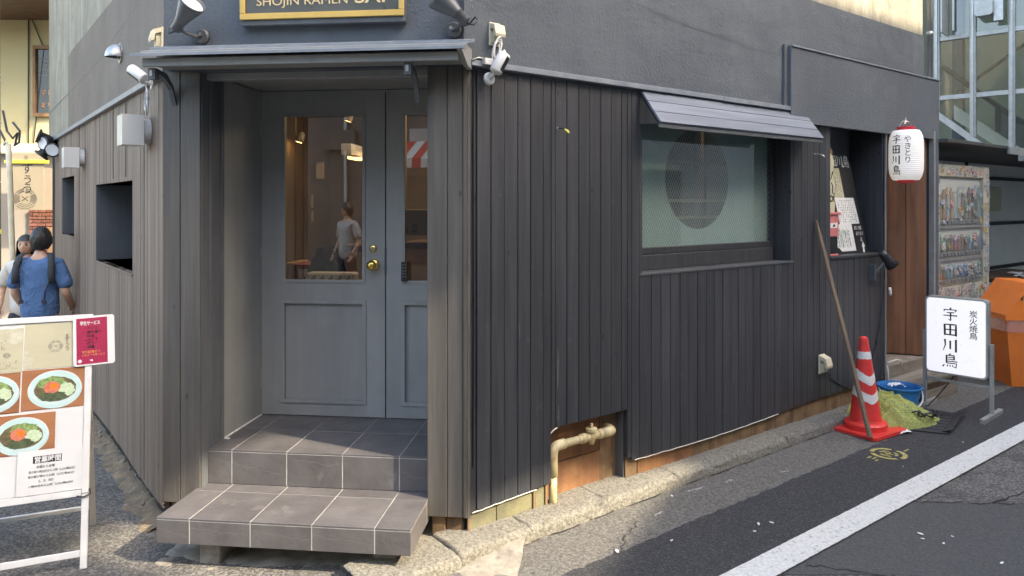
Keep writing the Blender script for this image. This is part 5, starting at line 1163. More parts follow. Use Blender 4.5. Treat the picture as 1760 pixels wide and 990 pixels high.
# ================================================================== STREET OBJECTS ALONG THE RIGHT WALL
p = V((2.674, 5.52, 0))
CN = thing('traffic_cone', 'red traffic cone with three white bands on a square base', 'traffic cone', TR(2.69, 5.55, .012) @ RZ(.55) @ RX(-.012) @ RY(-.022))
m = MB(); bs = [(-.205, -.205), (.205, -.205), (.205, .205), (-.205, .205)]
def cbase(a, b):
    x = (a-.5)*.42; y = (b-.5)*.42; return (x, y, .0+.006*noise.noise(V((x*8, y*8, 1))))
m.prismz([(x+.006*math.sin(i*2.2), y) for i, (x, y) in enumerate([(-.205, -.19), (-.19, -.205), (.19, -.205), (.205, -.19), (.205, .19), (.19, .205), (-.19, .205), (-.205, .19)])], 0, .022); m.build('base_plate', M['cone'], CN, bevel=.006)
prof = [(.150, .022), (.152, .060), (.143, .070), (.118, .075), (.112, .090), (.030, .69), (.026, .703), (.012, .71), (.0, .711)]
m = MB(); m.lathe(prof, 40, cap=False); m.build('cone_body', M['cone'], CN, smooth=False)
def cr(z): return .112-(z-.090)*(.082/.60)
for z0, z1, wv in ((.27, .335, 0), (.405, .470, 1), (.545, .60, 2)):
    m = MB()
    def bd(a, b, z0=z0, z1=z1, wv=wv):
        th = a*2*PI; dz = (-.055*max(0, 1-abs(((th-PI*1.35+PI) % (2*PI))-PI)/1.4) if wv < 2 else 0)+.006*noise.noise(V((th*3, b, wv)))
        z = z0+(z1-z0)*b+dz; r_ = cr(z)+.0018; return (r_*math.cos(th), r_*math.sin(th), z)
    m.grid(60, 2, bd); m.build('white_band', M['conewhite'], CN, smooth=True)
# leaning stick
a = FR @ V((3.24, -.012, 1.60)); b = V((2.60, 5.30, .035)); ax = (a-b)
t = thing('wooden_stick', 'weathered splintered wooden stick leaning on the planks beside the cone', 'stick', Matrix.Translation(b) @ aim(ax))
L_ = ax.length; r = random.Random(5); vs = []; n = 22
for k in range(n+1):
    z = L_*k/n; w1 = .020 if k < n*.9 else .020-.012*(k-n*.9)/(n*.1); jx = .004*noise.noise(V((z*3, 1, 1))); 
    for sx_, sy_ in ((-1, -1), (1, -1), (1, 1), (-1, 1)): vs.append((sx_*w1+jx+r.uniform(-.0015, .0015), sy_*.009+r.uniform(-.001, .001), z))
m = MB(); m._add(vs, [(4*i+q, 4*i+(q+1) % 4, 4*i+4+(q+1) % 4, 4*i+4+q) for i in range(n) for q in range(4)]+[(3, 2, 1, 0), (4*n, 4*n+1, 4*n+2, 4*n+3)]); m.build('shaft', M['stick'], t)
m = MB(); m._add([(-.030, -.006, L_-.34), (-.018, -.006, L_-.36), (-.012, .006, L_-.36), (-.034, .0, L_-.19), (-.020, -.004, L_-.30), (-.018, .004, L_-.30)], [(0, 1, 4), (0, 4, 3), (1, 2, 5, 4), (4, 5, 3), (0, 3, 5, 2)]); m.build('splinter', M['stick'], t)
# low outlet with its wire
outlet('cream outlet low on the black planks left of the stick', FR, 3.335, .48, 1.25)
t = MB(FR).tube([(3.36, -.03, .44), (3.45, -.012, .36), (3.60, -.008, .28), (3.78, -.01, .22), (3.9, -.02, .20)], .004, 6).build('outlet_wire', M['black']); tag(t, 'thin black wire sagging from the low outlet along the planks', 'wire')
t = MB(FR).tube([(4.325, -.03, 1.18), (4.33, -.012, .95), (4.25, -.01, .62), (4.10, -.012, .36), (4.0, -.03, .26)], .004, 6).tube([(4.225, -.011, .56), (4.215, -.011, .52)], .010, 8).build('lamp_wire', M['black']); tag(t, 'black lamp wire hanging down beside the doorway with an inline knot', 'wire')
# clamp lamp under the alcove shelf
t = thing('clamp_lamp', 'black clamp spotlight fixed under the alcove shelf corner', 'spotlight', FR @ TR(4.20, -.02, 1.20))
ax = V((.55, -.35, -.75)); Mx = TR(.02, -.075, .06) @ aim(ax)
m = MB(); m.lathe([(0, -.085), (.030, -.085), (.036, -.04), (.042, .03), (.056, .075), (.052, .075), (.0, .05)], 22, Mx, cap=False); m.build('lamp_head', M['black'], t, smooth=True)
m = MB(); m.tube([(.0, -.06, .03), (-.05, -.03, -.03), (-.075, -.01, -.05)], .010, 8); m.box(-.10, -.075, -.03, .018, -.12, .02); m.box(-.075, .01, -.02, -.008, -.055, -.035); m.build('clamp', M['lampgrey'], t)
t = thing('hanging_plug', 'white plug dangling on a wire at the right end of the planks', 'plug', FR @ TR(4.41, -.03, 1.0))
m = MB(); m.tube([(0, 0, 0), (.008, 0, -.05), (.014, 0, -.07)], [.012, .013, .008], 8); m.tube([(0, 0, 0), (-.012, 0, -.025)], .007, 6); m.build('plug_body', M['white'], t, smooth=True)
m = MB(); m.tube([(0, 0, 0), (-.008, .005, .05), (-.01, .01, .12)], .003, 5); m.build('wire', M['black'], t)
# alcove contents ---------------------------------------------------
t = thing('black_menu_panel', 'black chalk menu panel with pinned papers leaning in the alcove', 'sign', FR @ TR(3.70, .10, 1.309) @ RX(-.14))
bw_, bh = .56, .86
mb = MB(); mb.prism([(0, 0), (bw_+.04, 0), (bw_-.08, bh), (-.06, bh)], 0, .012); mb.build('panel', M['ink'], t)
brush('宇田川鳥', Matrix(), .05, .845, .105, M['paper'], t, y=-.002, horiz=True, step=.98, thick=1.5)
text(['焼', '鳥'], .05, Matrix(), -.035, .79, M['softink'], t, y=-.002, vert=True)
def tp(name, mt, poly, y=-.003): 
    m = MB(); m.prism(poly, y, y+.001); return m.build(name, mt, t)
tp('pinned_paper', M['creampaper'], [(-.01, .45), (.31, .45), (.28, .73), (-.025, .73)]); scribble(Matrix(), t, M['softink'], .0, .28, .46, .70, 12, 9, y=-.0042, seed=2)
tp('pinned_paper', M['paper'], [(.17, .25), (.50, .25), (.455, .475), (.14, .475)], -.005); scribble(Matrix(), t, M['softink'], .17, .46, .26, .46, 10, 10, y=-.0062, seed=3)
tp('pinned_photo', M['paper'], [(.15, .02), (.385, .02), (.36, .25), (.04, .25), (.06, .14), (.10, .06)], -.004)
for k in range(9): tp('photo_patch', STK[(k*3) % 3 if k % 2 else 6], [(.08+.03*k+.004, .05+.02*(k % 3)), (.10+.03*k, .05), (.095+.03*k, .22-.03*(k % 2)), (.075+.03*k, .20)], -.0052) if k < 8 else None
for i, (s_, x, z) in enumerate((('カウンター', .0, .40), ('席', .08, .35), ('テーブル', .02, .29), ('2席', .09, .22), ('2Fにも席', .40, .20), ('あります', .42, .15), ('正', .48, .10))): text(s_, .04, Matrix(), x, z, M['cloth'], t, y=-.002, wid=.12 if i in (0, 2, 4, 5) else None)
tp('arrow', M['paper'], [(.505, .0), (.53, .0), (.53, .05), (.55, .05), (.52, .095), (.49, .05), (.505, .05)], -.002)
t = thing('cutout_figure', 'cream paper cutout board with black outline standing on the pink box', 'cutout', FR @ TR(3.455, .06, 1.66))
out = [(-.2, 0), (.20, 0), (.21, .06), (.19, .12), (.215, .20), (.20, .27), (.165, .31), (.195, .40), (.175, .45), (.13, .48), (-.2, .48)]
m = MB(); m.prism([(x+(.006 if x > 0 else 0), z) for x, z in out]+[], .0, .012); m.build('outline_board', M['ink'], t)
m = MB(); m.prism([(x-.004 if x > 0 else x, z) for x, z in out], -.002, -.0001); m.build('face_board', M['creampaper'], t)
m = MB(); m.prism([(.05, .452), (.16, .452), (.165, .50), (.12, .525), (.05, .54)], -.001, .010); m.build('orange_cap', M['windowwood'], t)
m = MB(); m.tube([(.14, -.003, .24), (.165, -.003, .21), (.16, -.003, .16), (.185, -.003, .15)], .004, 5); m.tube([(.16, -.003, .33), (.14, -.003, .28), (.11, -.003, .25)], .004, 5); m.build('ink_line', M['ink'], t)
text('TO!', .075, Matrix(), .075, .085, M['ink'], t, y=-.003, wid=.11, off=.002)
t = thing('pink_box', 'pink painted wooden box with a small white latch plate on the alcove shelf', 'box', FR @ TR(3.33, .03, 1.309))
piece('upper_body', M['pinkbox'], t, None, 0, .335, 0, .14, .155, .33, .004); piece('lid', M['pinkbox'], t, None, -.005, .35, -.012, .15, .331, .352, .004); piece('lower_body', M['ink'], t, None, .0, .325, .004, .14, .016, .154, .004); piece('foot_rail', M['pinkbox'], t, None, 0, .33, .0, .14, .0, .0155, .003)
m = MB(); m.box(.20, .305, -.003, -.0002, .225, .265); m.build('latch_plate', M['paper'], t); m = MB(); m.prism([(.235, .232), (.275, .238), (.262, .258), (.24, .25)], -.0045, -.0031); m.build('latch', M['ink'], t)
# lantern -----------------------------------------------------------
LX, LY, LZ = 3.40, 6.30, CAMZ+.417
t = thing('paper_lantern', 'white ribbed paper lantern with black brush lettering and red caps', 'lantern', TR(LX, LY, LZ-.235))
H = .47
def lr(z):   # radius at height 0..H
    q = (z/H-.5)*2; return .060+.077*(1-abs(q)**4.2)**.55 if abs(q) < 1 else .06
m = MB(); nz = 26
P = []
for k in range(nz*2+1):
    z = .022+(H-.044)*k/(nz*2); P.append((lr(z)*(1 if k % 2 == 0 else .985), z))
m.lathe(P, 48, cap=False); m.build('paper_body', M['lantern'], t, smooth=False)
for z0, z1 in ((-.004, .022), (H-.022, H+.010)):
    m = MB(); m.lathe([(.0, z0), (.068, z0), (.068, z1), (.0, z1)], 32, cap=False); m.build('red_cap', M['lanternred'], t)
m = MB(); m.tube([(0, 0, -.005), (0, 0, -.05)], .003, 5); m.build('tassel_string', M['black'], t)
m = MB(); m.tube([(.06, 0, H), (.02, 0, H+.055), (-.03, .0, H+.06), (-.06, 0, H)], .0025, 6); m.build('handle', M['metal'], t)
fa = math.atan2(-LY, -LX)
def warpL(p):
    z = p.z; a = fa+.0+p.x/.137; r_ = lr(min(max(z, .03), H-.03))+.0015; return V((r_*math.cos(a), r_*math.sin(a), z))
brush('宇田川鳥', None, -.118, H-.062, .080, M['ink'], t, step=1.10, sx=.95, thick=1.45, warp=warpL)
text(['や', 'き', 'と', 'り'], .062, None, -.018, H-.125, M['ink'], t, vert=True, space=.95, warp=lambda p: warpL(V((p.x, 0, p.z))), ext=0)
br = thing('lantern_wire', 'twisted wires holding the lantern off the building front', 'wire', FR @ TR(4.62, -.03, 2.42))
e = (FR @ TR(4.62, -.03, 2.42)).inverted() @ V((LX, LY, LZ+.27))
e2 = (FR @ TR(4.62, -.03, 2.42)).inverted() @ (FR @ V((4.40, -.02, 2.18)))
m = MB(); m.tube([(0, 0, 0), e*.5+V((0, 0, .01)), e], .004, 6); m.tube([e2, (e2+e)*.5+V((0, 0, .01)), e+V((0, 0, .03))], .004, 6); m.tube([e+V((0, 0, .03)), e+V((.06, 0, .02)), (.20, 0, .0)], .004, 6)
for k in range(4): m.tube([e+V((-.03+.02*k, 0, .0)), e+V((.0, 0, .03+.01*k)), e+V((.035-.02*k, 0, .015))], .003, 5)
m.build('wire', M['metal'], br)
# wooden platform at the doorway ---------------------------------------
t = thing('wooden_platform', 'weathered wooden step platform in front of the side doorway', 'platform', FR @ TR(4.47, -.25, 0))
for i in range(3): piece('deck_plank', M['oldwood'], t, None, 0, .78, .0+i*.09, .087+i*.09, .165, .19+.002*(i % 2), .003)
piece('front_board', M['browndk'], t, None, .0, .78, .004, .028, .115, .164, .003); piece('front_board', M['oldwood'], t, None, .07, .78, .002, .03, .005, .112, .004); piece('side_board', M['browndk'], t, None, .0, .02, .03, .26, .02, .164, .003)
for x in (.03, .72): piece('leg', M['browndk'], t, None, x, x+.05, .04, .09, 0, .164, .003)
t = MB(FR).tube([(4.42, .0, .34), (4.60, .0, .345), (4.66, -.01, .33), (4.68, -.01, .27)], .008, 8).tube([(4.40, -.015, .32), (4.41, -.02, .20), (4.39, -.03, .03)], .006, 8).build('grey_hose', M['cloth'], smooth=True); tag(t, 'pale hose bending over the wooden threshold and down the wall end', 'hose')
# bucket, net, mat, tissue ------------------------------------------------
BX = V((3.215, 6.06, 0)); t = thing('bucket', 'blue plastic bucket with white handle behind the yellow net', 'bucket', TR(BX.x, BX.y, 0))
m = MB(); m.lathe([(0, .004), (.115, .004), (.125, .02), (.160, .205), (.172, .21), (.174, .222), (.160, .224), (.152, .205), (.118, .025), (0, .02)], 40, cap=False); m.build('pail', M['blue'], t, smooth=False)
m = MB(); m.tube([(.172*math.cos(a), .172*math.sin(a)*.9-.06*math.sin(a-PI) if False else -.165*math.sin(a), .205-.135*math.sin(a)) for a in [PI*k/16 for k in range(17)]], .006, 6); m.build('handle', M['white'], t, smooth=True)
m = MB(); m.grid(8, 6, lambda a, b: (-.05+.12*a, .02+.08*b, .205+.02*noise.noise(V((a*5, b*5, 0)))+.02*math.sin(a*PI))); m.build('crumpled_wrapper', M['paper'], t)
NX = thing('bird_net', 'crumpled yellow-green mesh net heaped in front of the blue bucket', 'net', TR(3.02, 5.80, .0))
def netz(x, y):
    q = (x/.46)**2+(y/.29)**2
    base = max(0, 1-q)**.6
    z = .22*base*(1-.75*max(0, x/.46))+.06*base*noise.noise(V((x*5, y*5, 2)))
    wq = noise.noise(V((x*3, y*3, 5)))*2.2; th_ = math.atan2(y-.12, x+.22)
    z += (.050*(1-abs(math.sin(th_*7+wq*1.6)))**1.5+.026*(1-abs(math.sin(th_*13+x*9+wq*3)))**2)*min(1, base*3)-.012
    z += .045*(1-2.2*abs(noise.noise(V((x*8, y*11, 11)))))*min(1, base*1.6)
    return max(.008, z*.80)
def netf(a, b):
    r_ = b; th = a*2*PI; e_ = 1+.16*noise.noise(V((math.cos(th)*2, math.sin(th)*2, 4)))
    x = (.56 if math.cos(th) > 0 else .46)*r_*math.cos(th)*e_; y = .30*r_*math.sin(th)*e_; c, s_ = math.cos(.45), math.sin(.45)
    return (x*c-y*s_*.3, x*s_*.6+y*c, netz(x, y))
m = MB(); m.grid(110, 40, netf)
M['netx'] = M['net']
nm = M['net'].node_tree; bs_ = nm.nodes['Principled BSDF']; bs_.inputs['Transmission Weight'].default_value = 0
tcn = nm.nodes.new('ShaderNodeTexNoise'); tcn.inputs['Scale'].default_value = 260; tcn.inputs['Detail'].default_value = 2; mrn = nm.nodes.new('ShaderNodeMapRange'); mrn.inputs[1].default_value = .42; mrn.inputs[2].default_value = .50; mrn.inputs[3].default_value = .25
tcc = nm.nodes.new('ShaderNodeTexCoord'); nm.links.new(tcc.outputs['Object'], tcn.inputs[0]); nm.links.new(tcn.outputs[0], mrn.inputs[0]); nm.links.new(mrn.outputs[0], bs_.inputs['Alpha'])
m.build('net_heap', M['net'], NX, smooth=True)
m = MB(); rr = random.Random(2); pts = []
for k in range(26):
    a = k*.55; x = .17+.10*math.cos(a)*(1+.3*math.sin(k)); y = -.13+.07*math.sin(a*1.1); pts.append((x, y, .055+.02*math.sin(k*1.7)))
m.tube([(p[0]+.03, p[1]-.02, p[2]+.055-.25*max(0, p[0]-.2)) for p in pts], .006, 6); m.tube([(.02, -.18, .12), (.10, -.17, .13), (.2, -.18, .09), (.27, -.12, .08)], .007, 6); m.build('black_cord', M['black'], NX, smooth=True)
m = MB(); m.grid(30, 16, lambda a, b: (-.16+.10*a-.05*b, -.02+.12*b-.18*a, max(.006, .17*math.sin(PI*min(1, b*1.1+.02))*(1-.4*a)+.02*noise.noise(V((a*9, b*9, 8)))))); 
m.build('net_fold', M['net'], NX, smooth=True)
def Gp(px, py, z=.012): Y = (CAMZ-z)*1255/(py-350); return at(px, py, Y)
t = thing('rubber_mat', 'flat black rubber mat lying right of the net', 'mat', TR(3.40, 5.6, .012))
o3 = V((3.40, 5.6, .012)); c4 = [Gp(1535, 737)-o3, Gp(1632, 747)-o3, Gp(1654, 714)-o3, Gp(1575, 700)-o3]
m = MB(); m.prismz([(p.x, p.y) for p in c4], 0, .007); m.build('sheet', M['mat'], t, bevel=.002)
def lerp4(a, b): return c4[0].lerp(c4[1], a).lerp(c4[3].lerp(c4[2], a), b)
for k in range(6):
    a0_ = lerp4(.1, .12+.14*k); b0_ = lerp4(.92, .12+.14*k); m = MB(); m.tube([a0_+V((0, 0, .0085)), b0_+V((0, 0, .0085))], .0032, 5); m.build('rib', M['mat'], t)
m = MB(); fl = [lerp4(.84, .05), lerp4(1.0, .0), lerp4(1.02, 1.0), lerp4(.86, 1.0)]
m._add([tuple(fl[0]+V((0, 0, .008))), tuple(fl[1]+V((.02, 0, .035))), tuple(fl[2]+V((.02, 0, .05))), tuple(fl[3]+V((0, 0, .008))), tuple(fl[0]+V((0, 0, .0075))), tuple(fl[1]+V((.02, 0, .028))), tuple(fl[2]+V((.02, 0, .043))), tuple(fl[3]+V((0, 0, .0075)))], [(0, 1, 2, 3), (7, 6, 5, 4), (0, 4, 5, 1), (1, 5, 6, 2), (2, 6, 7, 3), (3, 7, 4, 0)]); m.build('curled_edge', M['mat'], t)
t = MB(TR(2.93, 5.47, .015) @ RZ(.3)).grid(14, 8, lambda a, b: (-.055+.12*a, -.03+.06*b, .02*abs(noise.noise(V((a*6, b*6, 1))))+.012*math.sin(a*PI))).build('crumpled_tissue', M['paper']); tag(t, 'crumpled white tissue beside the cone base in front of the net', 'tissue')
# white standing sign ---------------------------------------------------
f_ = V((3.503, 6.19)); g_ = V((3.80, 5.85)); dd = (g_-f_)
SG = thing('standing_sign', 'white rounded standing sign with black brush lettering on metal feet', 'sign', frame(f_, dd))
w_ = dd.length+.01; z0, z1 = .312, .955
m = MB(); m.prism(rrect(0, w_, z0, z1, .035, 6), 0, .075); m.build('sign_case', M['alu'], SG, bevel=.004)
m = MB(); m.prism(rrect(.014, w_-.014, z0+.014, z1-.014, .028, 6), -.006, -.0005); m.build('sign_face', M['signwhite'], SG, bevel=.003)
m = MB(); P_ = rrect(.032, w_-.032, z0+.032, z1-.032, .02, 6); m.prism(P_, -.0075, -.0061); m.build('face_step', M['signwhite'], SG)
brush('宇田川鳥', Matrix(), .135, z1-.085, .112, M['ink'], SG, y=-.0085, step=1.14, sx=1.05, thick=1.32)
text(['炭', '火', '焼', '鳥'], .062, Matrix(), w_-.130, z1-.145, M['ink'], SG, y=-.0085, vert=True, space=.95, off=.0003)
for x, xx in ((-.030, 0), (w_+.004, 0)):
    piece('leg', M['alu'], SG, None, x, x+.028, .025, .05, .04, .66 if x < 0 else .60, .002); piece('foot', M['alu'], SG, None, x-.004, x+.032, -.20, .27, .0, .045, .003)
piece('cross_bar', M['alu'], SG, None, .0, w_+.003, .03, .045, .24, .262, .002)
m = MB(); m.tube([(w_*.45, .04, .30), (w_*.40, .04, .26), (w_*.2, .03, .12), (.02, .0, .02), (-.08, -.05, .012), (-.22, -.12, .012)], .005, 6); m.build('power_cable', M['black'], SG)
# orange bin ---------------------------------------------------------
ob = V((4.93, 7.05)); OBN = thing('waste_bin', 'orange plastic waste bin with pitched lid and plastic bag at right edge', 'bin', frame(ob, (1, -.12)))
m = MB(); 
def ring(m, z0, z1, a0, a1, b0, b1): m._add([(-a0, -b0, z0), (a0, -b0, z0), (a0, b0, z0), (-a0, b0, z0), (-a1, -b1, z1), (a1, -b1, z1), (a1, b1, z1), (-a1, b1, z1)], [(3, 2, 1, 0), (4, 5, 6, 7), (0, 1, 5, 4), (1, 2, 6, 5), (2, 3, 7, 6), (3, 0, 4, 7)])
ring(m, .0, .64, .20, .285, .20, .27); m.build('bin_body', M['orange'], OBN, bevel=.012)
m = MB(); ring(m, .642, .69, .30, .30, .285, .285); ring(m, .6905, .985, .30, .10, .285, .285); m.build('bin_lid', M['orange'], OBN, bevel=.010)
m = MB(); m.grid(40, 4, lambda a, b: ((.295+.012*noise.noise(V((a*20, b*3, 0))))*math.copysign(min(1, abs(math.cos(a*2*PI))*1.35), math.cos(a*2*PI)), (.28+.01*noise.noise(V((a*18, b*3, 5))))*math.copysign(min(1, abs(math.sin(a*2*PI))*1.35), math.sin(a*2*PI)), .64-.11*b+.02*noise.noise(V((a*9, 0, 0))))); m.build('plastic_bag', M['bag'], OBN, smooth=True)
piece('lid_sticker', M['ink'], OBN, TR(-.115, -.2885, .70), 0, .12, -.002, .0, 0, .11, 0); text('助', .085, TR(-.10, -.2915, .715), 0, 0, M['paper'], OBN)
m = MB()
for k in range(5): m.tube([(-.17+.03*k, -.288, .84+.01*(k % 2)), (-.15+.03*k, -.288, .87-.008*k), (-.16+.035*k, -.288, .83)], .006, 5)
m.build('black_scrawl', M['ink'], OBN)
m = MB(); m.tube([(.13+.04*math.cos(k*PI/8), -.289, .77+.035*math.sin(k*PI/8)) for k in range(17)], .004, 5); m.tube([(.11, -.289, .77), (.15, -.289, .78)], .004, 5); m.build('black_doodle', M['ink'], OBN)
t = thing('grey_bin_lid', 'grey translucent lid leaning behind the orange bin', 'lid', frame((4.86, 7.42), (1, -.1)) ); m = MB(); m.prism([(-.24, .0), (.25, 0), (.35, .72), (.05, .86), (-.20, .66)], 0, .02); m.build('lid_sheet', M['alu'], t)
# vending machine ---------------------------------------------------------
VM = thing('vending_machine', 'sticker-covered cream vending machine under the dark eave', 'vending machine', FR @ TR(5.42, .06, .10))
vw, vh = 1.40, 2.02
def vp(name, mt, *b, bev=.003): return piece(name, mt, VM, None, *b, bev)
vp('cabinet', M['vend'], 0, vw, .02, .70, 0, vh); vp('left_post', M['vend'], 0, .16, -.02, .019, 0, vh); vp('right_post', M['vend'], vw-.15, vw, -.02, .019, 0, vh); vp('top_panel', M['vend'], .161, vw-.151, -.015, .019, vh-.12, vh); vp('lower_door', M['vend'], .161, vw-.151, -.012, .019, .0, .80)
rows = ((1.42, 1.88), (1.10, 1.37), (.83, 1.05))
r = random.Random(21)
for ri, (za, zb) in enumerate(rows):
    vp('display_recess', M['shopcream'], .161, vw-.151, .015, .0195, za, zb, bev=0)
    x = .19
    while x < vw-.2:
        h_ = (zb-za)*r.uniform(.5, .72); w2 = .036
        m = MB(); m.lathe([(0, 0), (w2*.8, 0), (w2, .01), (w2, h_*.8), (w2*.45, h_*.92), (w2*.4, h_), (0, h_)], 10, TR(x+.03, -.0+.0, za+.055) @ Matrix.Diagonal((1, .4, 1, 1)), cap=False); m.build('drink_sample', DRK[(int(x*6)+ri*2+r.randint(0, 1)) % 7], VM)
        x += .088
    for k in range(12): vp('select_button', M['metal'], .185+k*.087, .245+k*.087, -.022, -.006, za+.006, za+.040, bev=.002)
    m = MB(); m.box(.17, vw-.16, -.020, -.018, za+.045, zb-.01); m.build('display_glass', M['glassclear'], VM)
vp('price_rail', M['alu'], .162, vw-.152, -.010, .0, 1.38, 1.415); vp('price_rail', M['alu'], .162, vw-.152, -.010, .0, 1.055, 1.095); vp('pickup_flap', M['ink'], .30, vw-.25, -.016, -.0125, .18, .32)
cache2 = {}
def stick(x, z, w2, h2, mt, y=-.0215, a=0):
    o = piece('sticker', mt, VM, TR(x, y, z) @ RY(a), -w2/2, w2/2, 0, .0012, -h2/2, h2/2, 0); return o
sizes = [(.05, .05), (.08, .045), (.04, .07), (.07, .07), (.10, .05), (.035, .035)]
n_ = 0
for k in range(100):
    x = r.uniform(.02, .14) if k % 2 else r.uniform(vw-.135, vw-.02); z = r.uniform(.5, vh-.03); w2, h2 = sizes[r.randint(0, 5)]
    stick(x, z, w2, h2, STK[min(6, int(r.random()**3.6*7))], -.0215-.0002*(k % 9), r.uniform(-.3, .3))
for k in range(26): w2, h2 = sizes[r.randint(0, 5)]; stick(r.uniform(.2, vw-.2), vh-r.uniform(.025, .095), w2, h2*.9, STK[min(6, int(r.random()**2*7))], -.0165-.0002*(k % 9), r.uniform(-.2, .2))
for k in range(120): w2, h2 = sizes[r.randint(0, 5)]; stick(r.uniform(.19, vw-.19), r.uniform(.36, .78), w2*1.15, h2*1.15, STK[min(6, int(r.random()**3.6*7))], -.0135-.0002*(k % 13), r.uniform(-.5, .5))
for k in range(70): w2, h2 = sizes[r.randint(0, 5)]; stick(r.uniform(.2, vw-.2), r.choice((1.5, 1.6, 1.75, 1.25, .95))+r.uniform(-.05, .05), w2*.8, h2*.8, STK[min(6, int(r.random()**2*7))], -.0225-.0002*(k % 9), r.uniform(-.5, .5))
# neighbouring building: recess behind, eave, stair tower --------------------------
NB = thing('neighbour_building', 'neighbouring building with glazed stair tower above a dark eave', 'building', FR)
def nb(name, mt, *b, bev=.003, rl=None): return piece(name, mt, NB, rl, *b, bev)
nb('back_wall', M['shopcream'], 7.1, 24, 1.2, 1.3, 0, 2.6, bev=0)
for z in (2.08, 1.41, .75): nb('dark_rail', M['ink'], 7.1, 22, 1.17, 1.199, z, z+.05)
for x in (7.2, 9.3, 12.4, 15): nb('dark_stile', M['ink'], x, x+.04, 1.172, 1.199, .02, 2.4)
nb('notice_panel', M['creampaper'], 9.7, 10.6, 1.18, 1.1995, 1.62, 1.98)
nb('side_wall', M['plaster'], 5.365, 5.41, .77, 1.3, 0, 2.6)
nb('eave_roof', M['eave'], 5.365, 22, -.10, 1.3, 2.31, 2.345); nb('eave_edge', M['alu'], 6.9, 22, -.13, -.102, 2.26, 2.34); nb('eave_edge', M['eave'], 5.365, 6.89, -.12, -.102, 2.31, 2.345)
nb('signboard_edge', M['alu'], 7.1, 20, -.20, -.14, 2.19, 2.25)
nb('mortar_gable', M['mortar'], 5.2, 9.0, 3.3, 3.5, 2.3, 5.2, bev=0)
# table with papers in the recess
t = thing('side_table', 'dark wooden table with white papers beyond the vending machine', 'table', FR @ TR(8.3, .25, -.08))
piece('table_top', M['browndk'], t, None, 0, 1.8, 0, .7, .82, .87, .004)
for x, y in ((.03, .03), (1.72, .03), (.03, .62), (1.72, .62)): piece('leg', M['browndk'], t, None, x, x+.05, y, y+.05, 0, .8195, .003)
for k in range(3):
    pt_ = MB(FR @ TR(8.9+.22*k, .40+.1*k, .796) @ RZ(k)).grid(5, 5, lambda a, b: (-.09+.18*a, -.06+.12*b, .03*abs(noise.noise(V((a*4, b*4, k)))))).build('crumpled_paper', M['paper'])
    tag(pt_, ('left', 'middle', 'right')[k]+' one of three crumpled white papers on the dark side table', 'paper', 'papers on the side table')
# stair tower: glazed facade at about 14 m
ST = frame((at(1607, 100, 14).x, 14), (.727, -.686)); rS = rel(NB, ST)
def P2(px, py):    # pixel -> facade coordinates
    r_ = (px-880)/1255; ox, oy = ST[0][3], ST[1][3]; t_ = (r_*oy-ox)/(.727+.686*r_); Y = oy-.686*t_; return t_, CAMZ-(py-350)/1255*Y
def st(name, mt, x0, x1, y0, y1, z0, z1, bev=.004): return piece(name, mt, NB, rS, x0, x1, y0, y1, z0, z1, bev)
cols_ = [P2(px, 100)[0] for px in (1611, 1673, 1740)]; cols_.append(cols_[2]+(cols_[2]-cols_[1])); cols_ += [cols_[-1]+1.0, cols_[-1]+2.0, cols_[-1]+3.0]
rows_ = [P2(1673, 163)[1], P2(1673, 59)[1]]; dz = rows_[1]-rows_[0]; rows_ = [rows_[0]-dz, rows_[0], rows_[1], rows_[1]+dz, rows_[1]+2*dz, rows_[1]+3*dz]
# lower edge slopes down to the right along the stair
a0 = P2(1608, 188); a1 = P2(1692, 250)
slope = (a1[1]-a0[1])/(a1[0]-a0[0])
def zlow(x): return max(a0[1]+slope*(x-a0[0]), a0[1]+slope*3.2)
for i, x in enumerate(cols_): nm_ = piece('mullion', M['alu'], NB, rS, x-.05, x+.05, -.06, .05, zlow(x), rows_[-1]+.5, .006); piece('mullion_cap', M['metal'], NB, rS, x-.018, x+.018, -.085, -.0605, zlow(x)+.02, rows_[-1]+.5, .003)
for z in rows_[1:]:
    for xa, xb in zip(cols_, cols_[1:]): st('transom', M['alu'], xa+.051, xb-.051, -.05, .04, z-.055, z+.03)
for i, (xa, xb) in enumerate(zip(cols_, cols_[1:])):
    for j, (za, zb) in enumerate(zip(rows_, rows_[1:])):
        zl = max(za+.03, 0); l0, l1_ = max(zl, zlow(xa)), max(zl, zlow(xb))
        if zb-.056 <= min(l0, l1_): continue
        m = MB(); m.prism([(xa+.051, l0), (xb-.051, l1_), (xb-.051, zb-.056), (xa+.051, zb-.056)], -.004, .004); m.build('glass_pane', M['facadeglass'], NB, rS)
m = MB(); x0_ = a0[0]-.1; m.prism([(x0_, zlow(x0_)-.14), (a0[0]+3.3, zlow(a0[0]+3.3)-.14), (a0[0]+3.3, zlow(a0[0]+3.3)), (x0_, zlow(x0_))], -.10, .06); m.build('sloping_sill', M['alu'], NB, rS, bevel=.006)
m = MB(); m.prism([(x0_+.3, zlow(x0_+.3)+.02), (a0[0]+3.6, zlow(a0[0]+3.6)+.02), (a0[0]+3.6, zlow(a0[0]+3.6)+.22), (x0_+.3, zlow(x0_+.3)+.30)], .5, .6); m.build('stair_stringer', M['shopcream'], NB, rS)
m = MB(); m.prism([(x0_+.9, zlow(x0_+.9)+.28), (a0[0]+4.6, zlow(a0[0]+3.6)-.4), (a0[0]+4.6, zlow(a0[0]+3.6)+.4), (x0_+.9, zlow(x0_+.9)+.85)], 1.2, 1.3); m.build('stair_flight', M['plaster'], NB, rS)
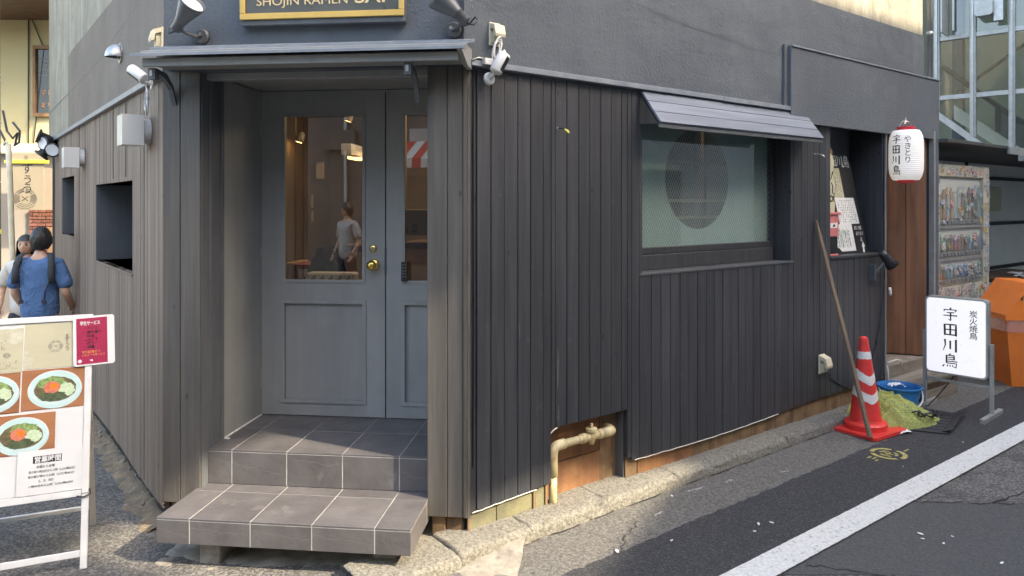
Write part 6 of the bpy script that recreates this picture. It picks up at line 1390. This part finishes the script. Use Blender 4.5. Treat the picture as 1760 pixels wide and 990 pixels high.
def bar(pa, pb, rr_, y=.25):
    a = P2(*pa); b = P2(*pb); m = MB(); m.tube([(a[0], y, a[1]), (b[0], y, b[1])], rr_, 8); m.build('handrail', M['ink'], NB, rS)
bar((1615, 112), (1668, 150), .045); bar((1668, 150), (1750, 208), .045); bar((1711, 180), (1711, 225), .05); bar((1640, 157), (1765, 66), .032); bar((1750, 208), (1790, 208), .045)
st('stair_pillar', M['plaster'], P2(1614, 100)[0], P2(1632, 100)[0], 1.0, 1.3, 3.0, 9)
st('stairwell_wall', M['stairwall'], -1.0, 12, 2.2, 2.4, 1.5, 12, bev=0); st('stairwell_side', M['stairwall'], -1.0, -.8, -.0, 2.2, 1.5, 12, bev=0); st('stairwell_roof', M['stairwall'], -1.0, 12, .06, 2.4, 12.01, 12.2, bev=0)
st('open_sash', M['alu'], P2(1628, 30)[0], P2(1631, 30)[0], -.5, -.05, P2(1640, 62)[1], 7.2)
st('open_sash', M['white'], P2(1639, 30)[0], P2(1642, 30)[0], -.12, -.07, P2(1640, 54)[1], 7.2)
lf = P2(1682, 35); rt = P2(1713, 3)
t = thing('floodlight', 'grey box floodlight hanging in front of the stair tower glass', 'floodlight', ST @ TR((lf[0]+rt[0])/2, -.25, (lf[1]+rt[1])/2))
m = MB(); w2 = (rt[0]-lf[0])/2; h2 = (rt[1]-lf[1])/2; m.prism(rrect(-w2, w2, -h2, h2, .06), -.12, .12); m.build('lamp_box', M['alu'], t, bevel=.02); m = MB(); m.box(w2, w2+.14, -.02, .10, -.25, .22); m.build('bracket', M['metal'], t)
# downpipe at the end of the black building
t = MB(FR).tube([(5.22, -.02, 2.90), (5.22, -.02, 7)], .022, 10).tube([(5.22, -.02, 3.3), (5.22, -.02, 3.34)], .028, 10).build('downpipe', M['alu'], smooth=True); tag(t, 'slim grey downpipe at the right end of the beige upper wall', 'pipe')
t = thing('tall_grey_building', 'plain tall building closing the street behind the stair tower', 'building', frame((10, 26), (1, -.3)))
piece('wall', M['grey'], t, None, -6, 40, 0, 6, 0, 14, 0)
for i in range(8):
    for j in range(3): piece('window', M['curtain'], t, None, -4+i*3, -2.4+i*3, -.03, .0, 2+j*3.5, 4+j*3.5, 0)
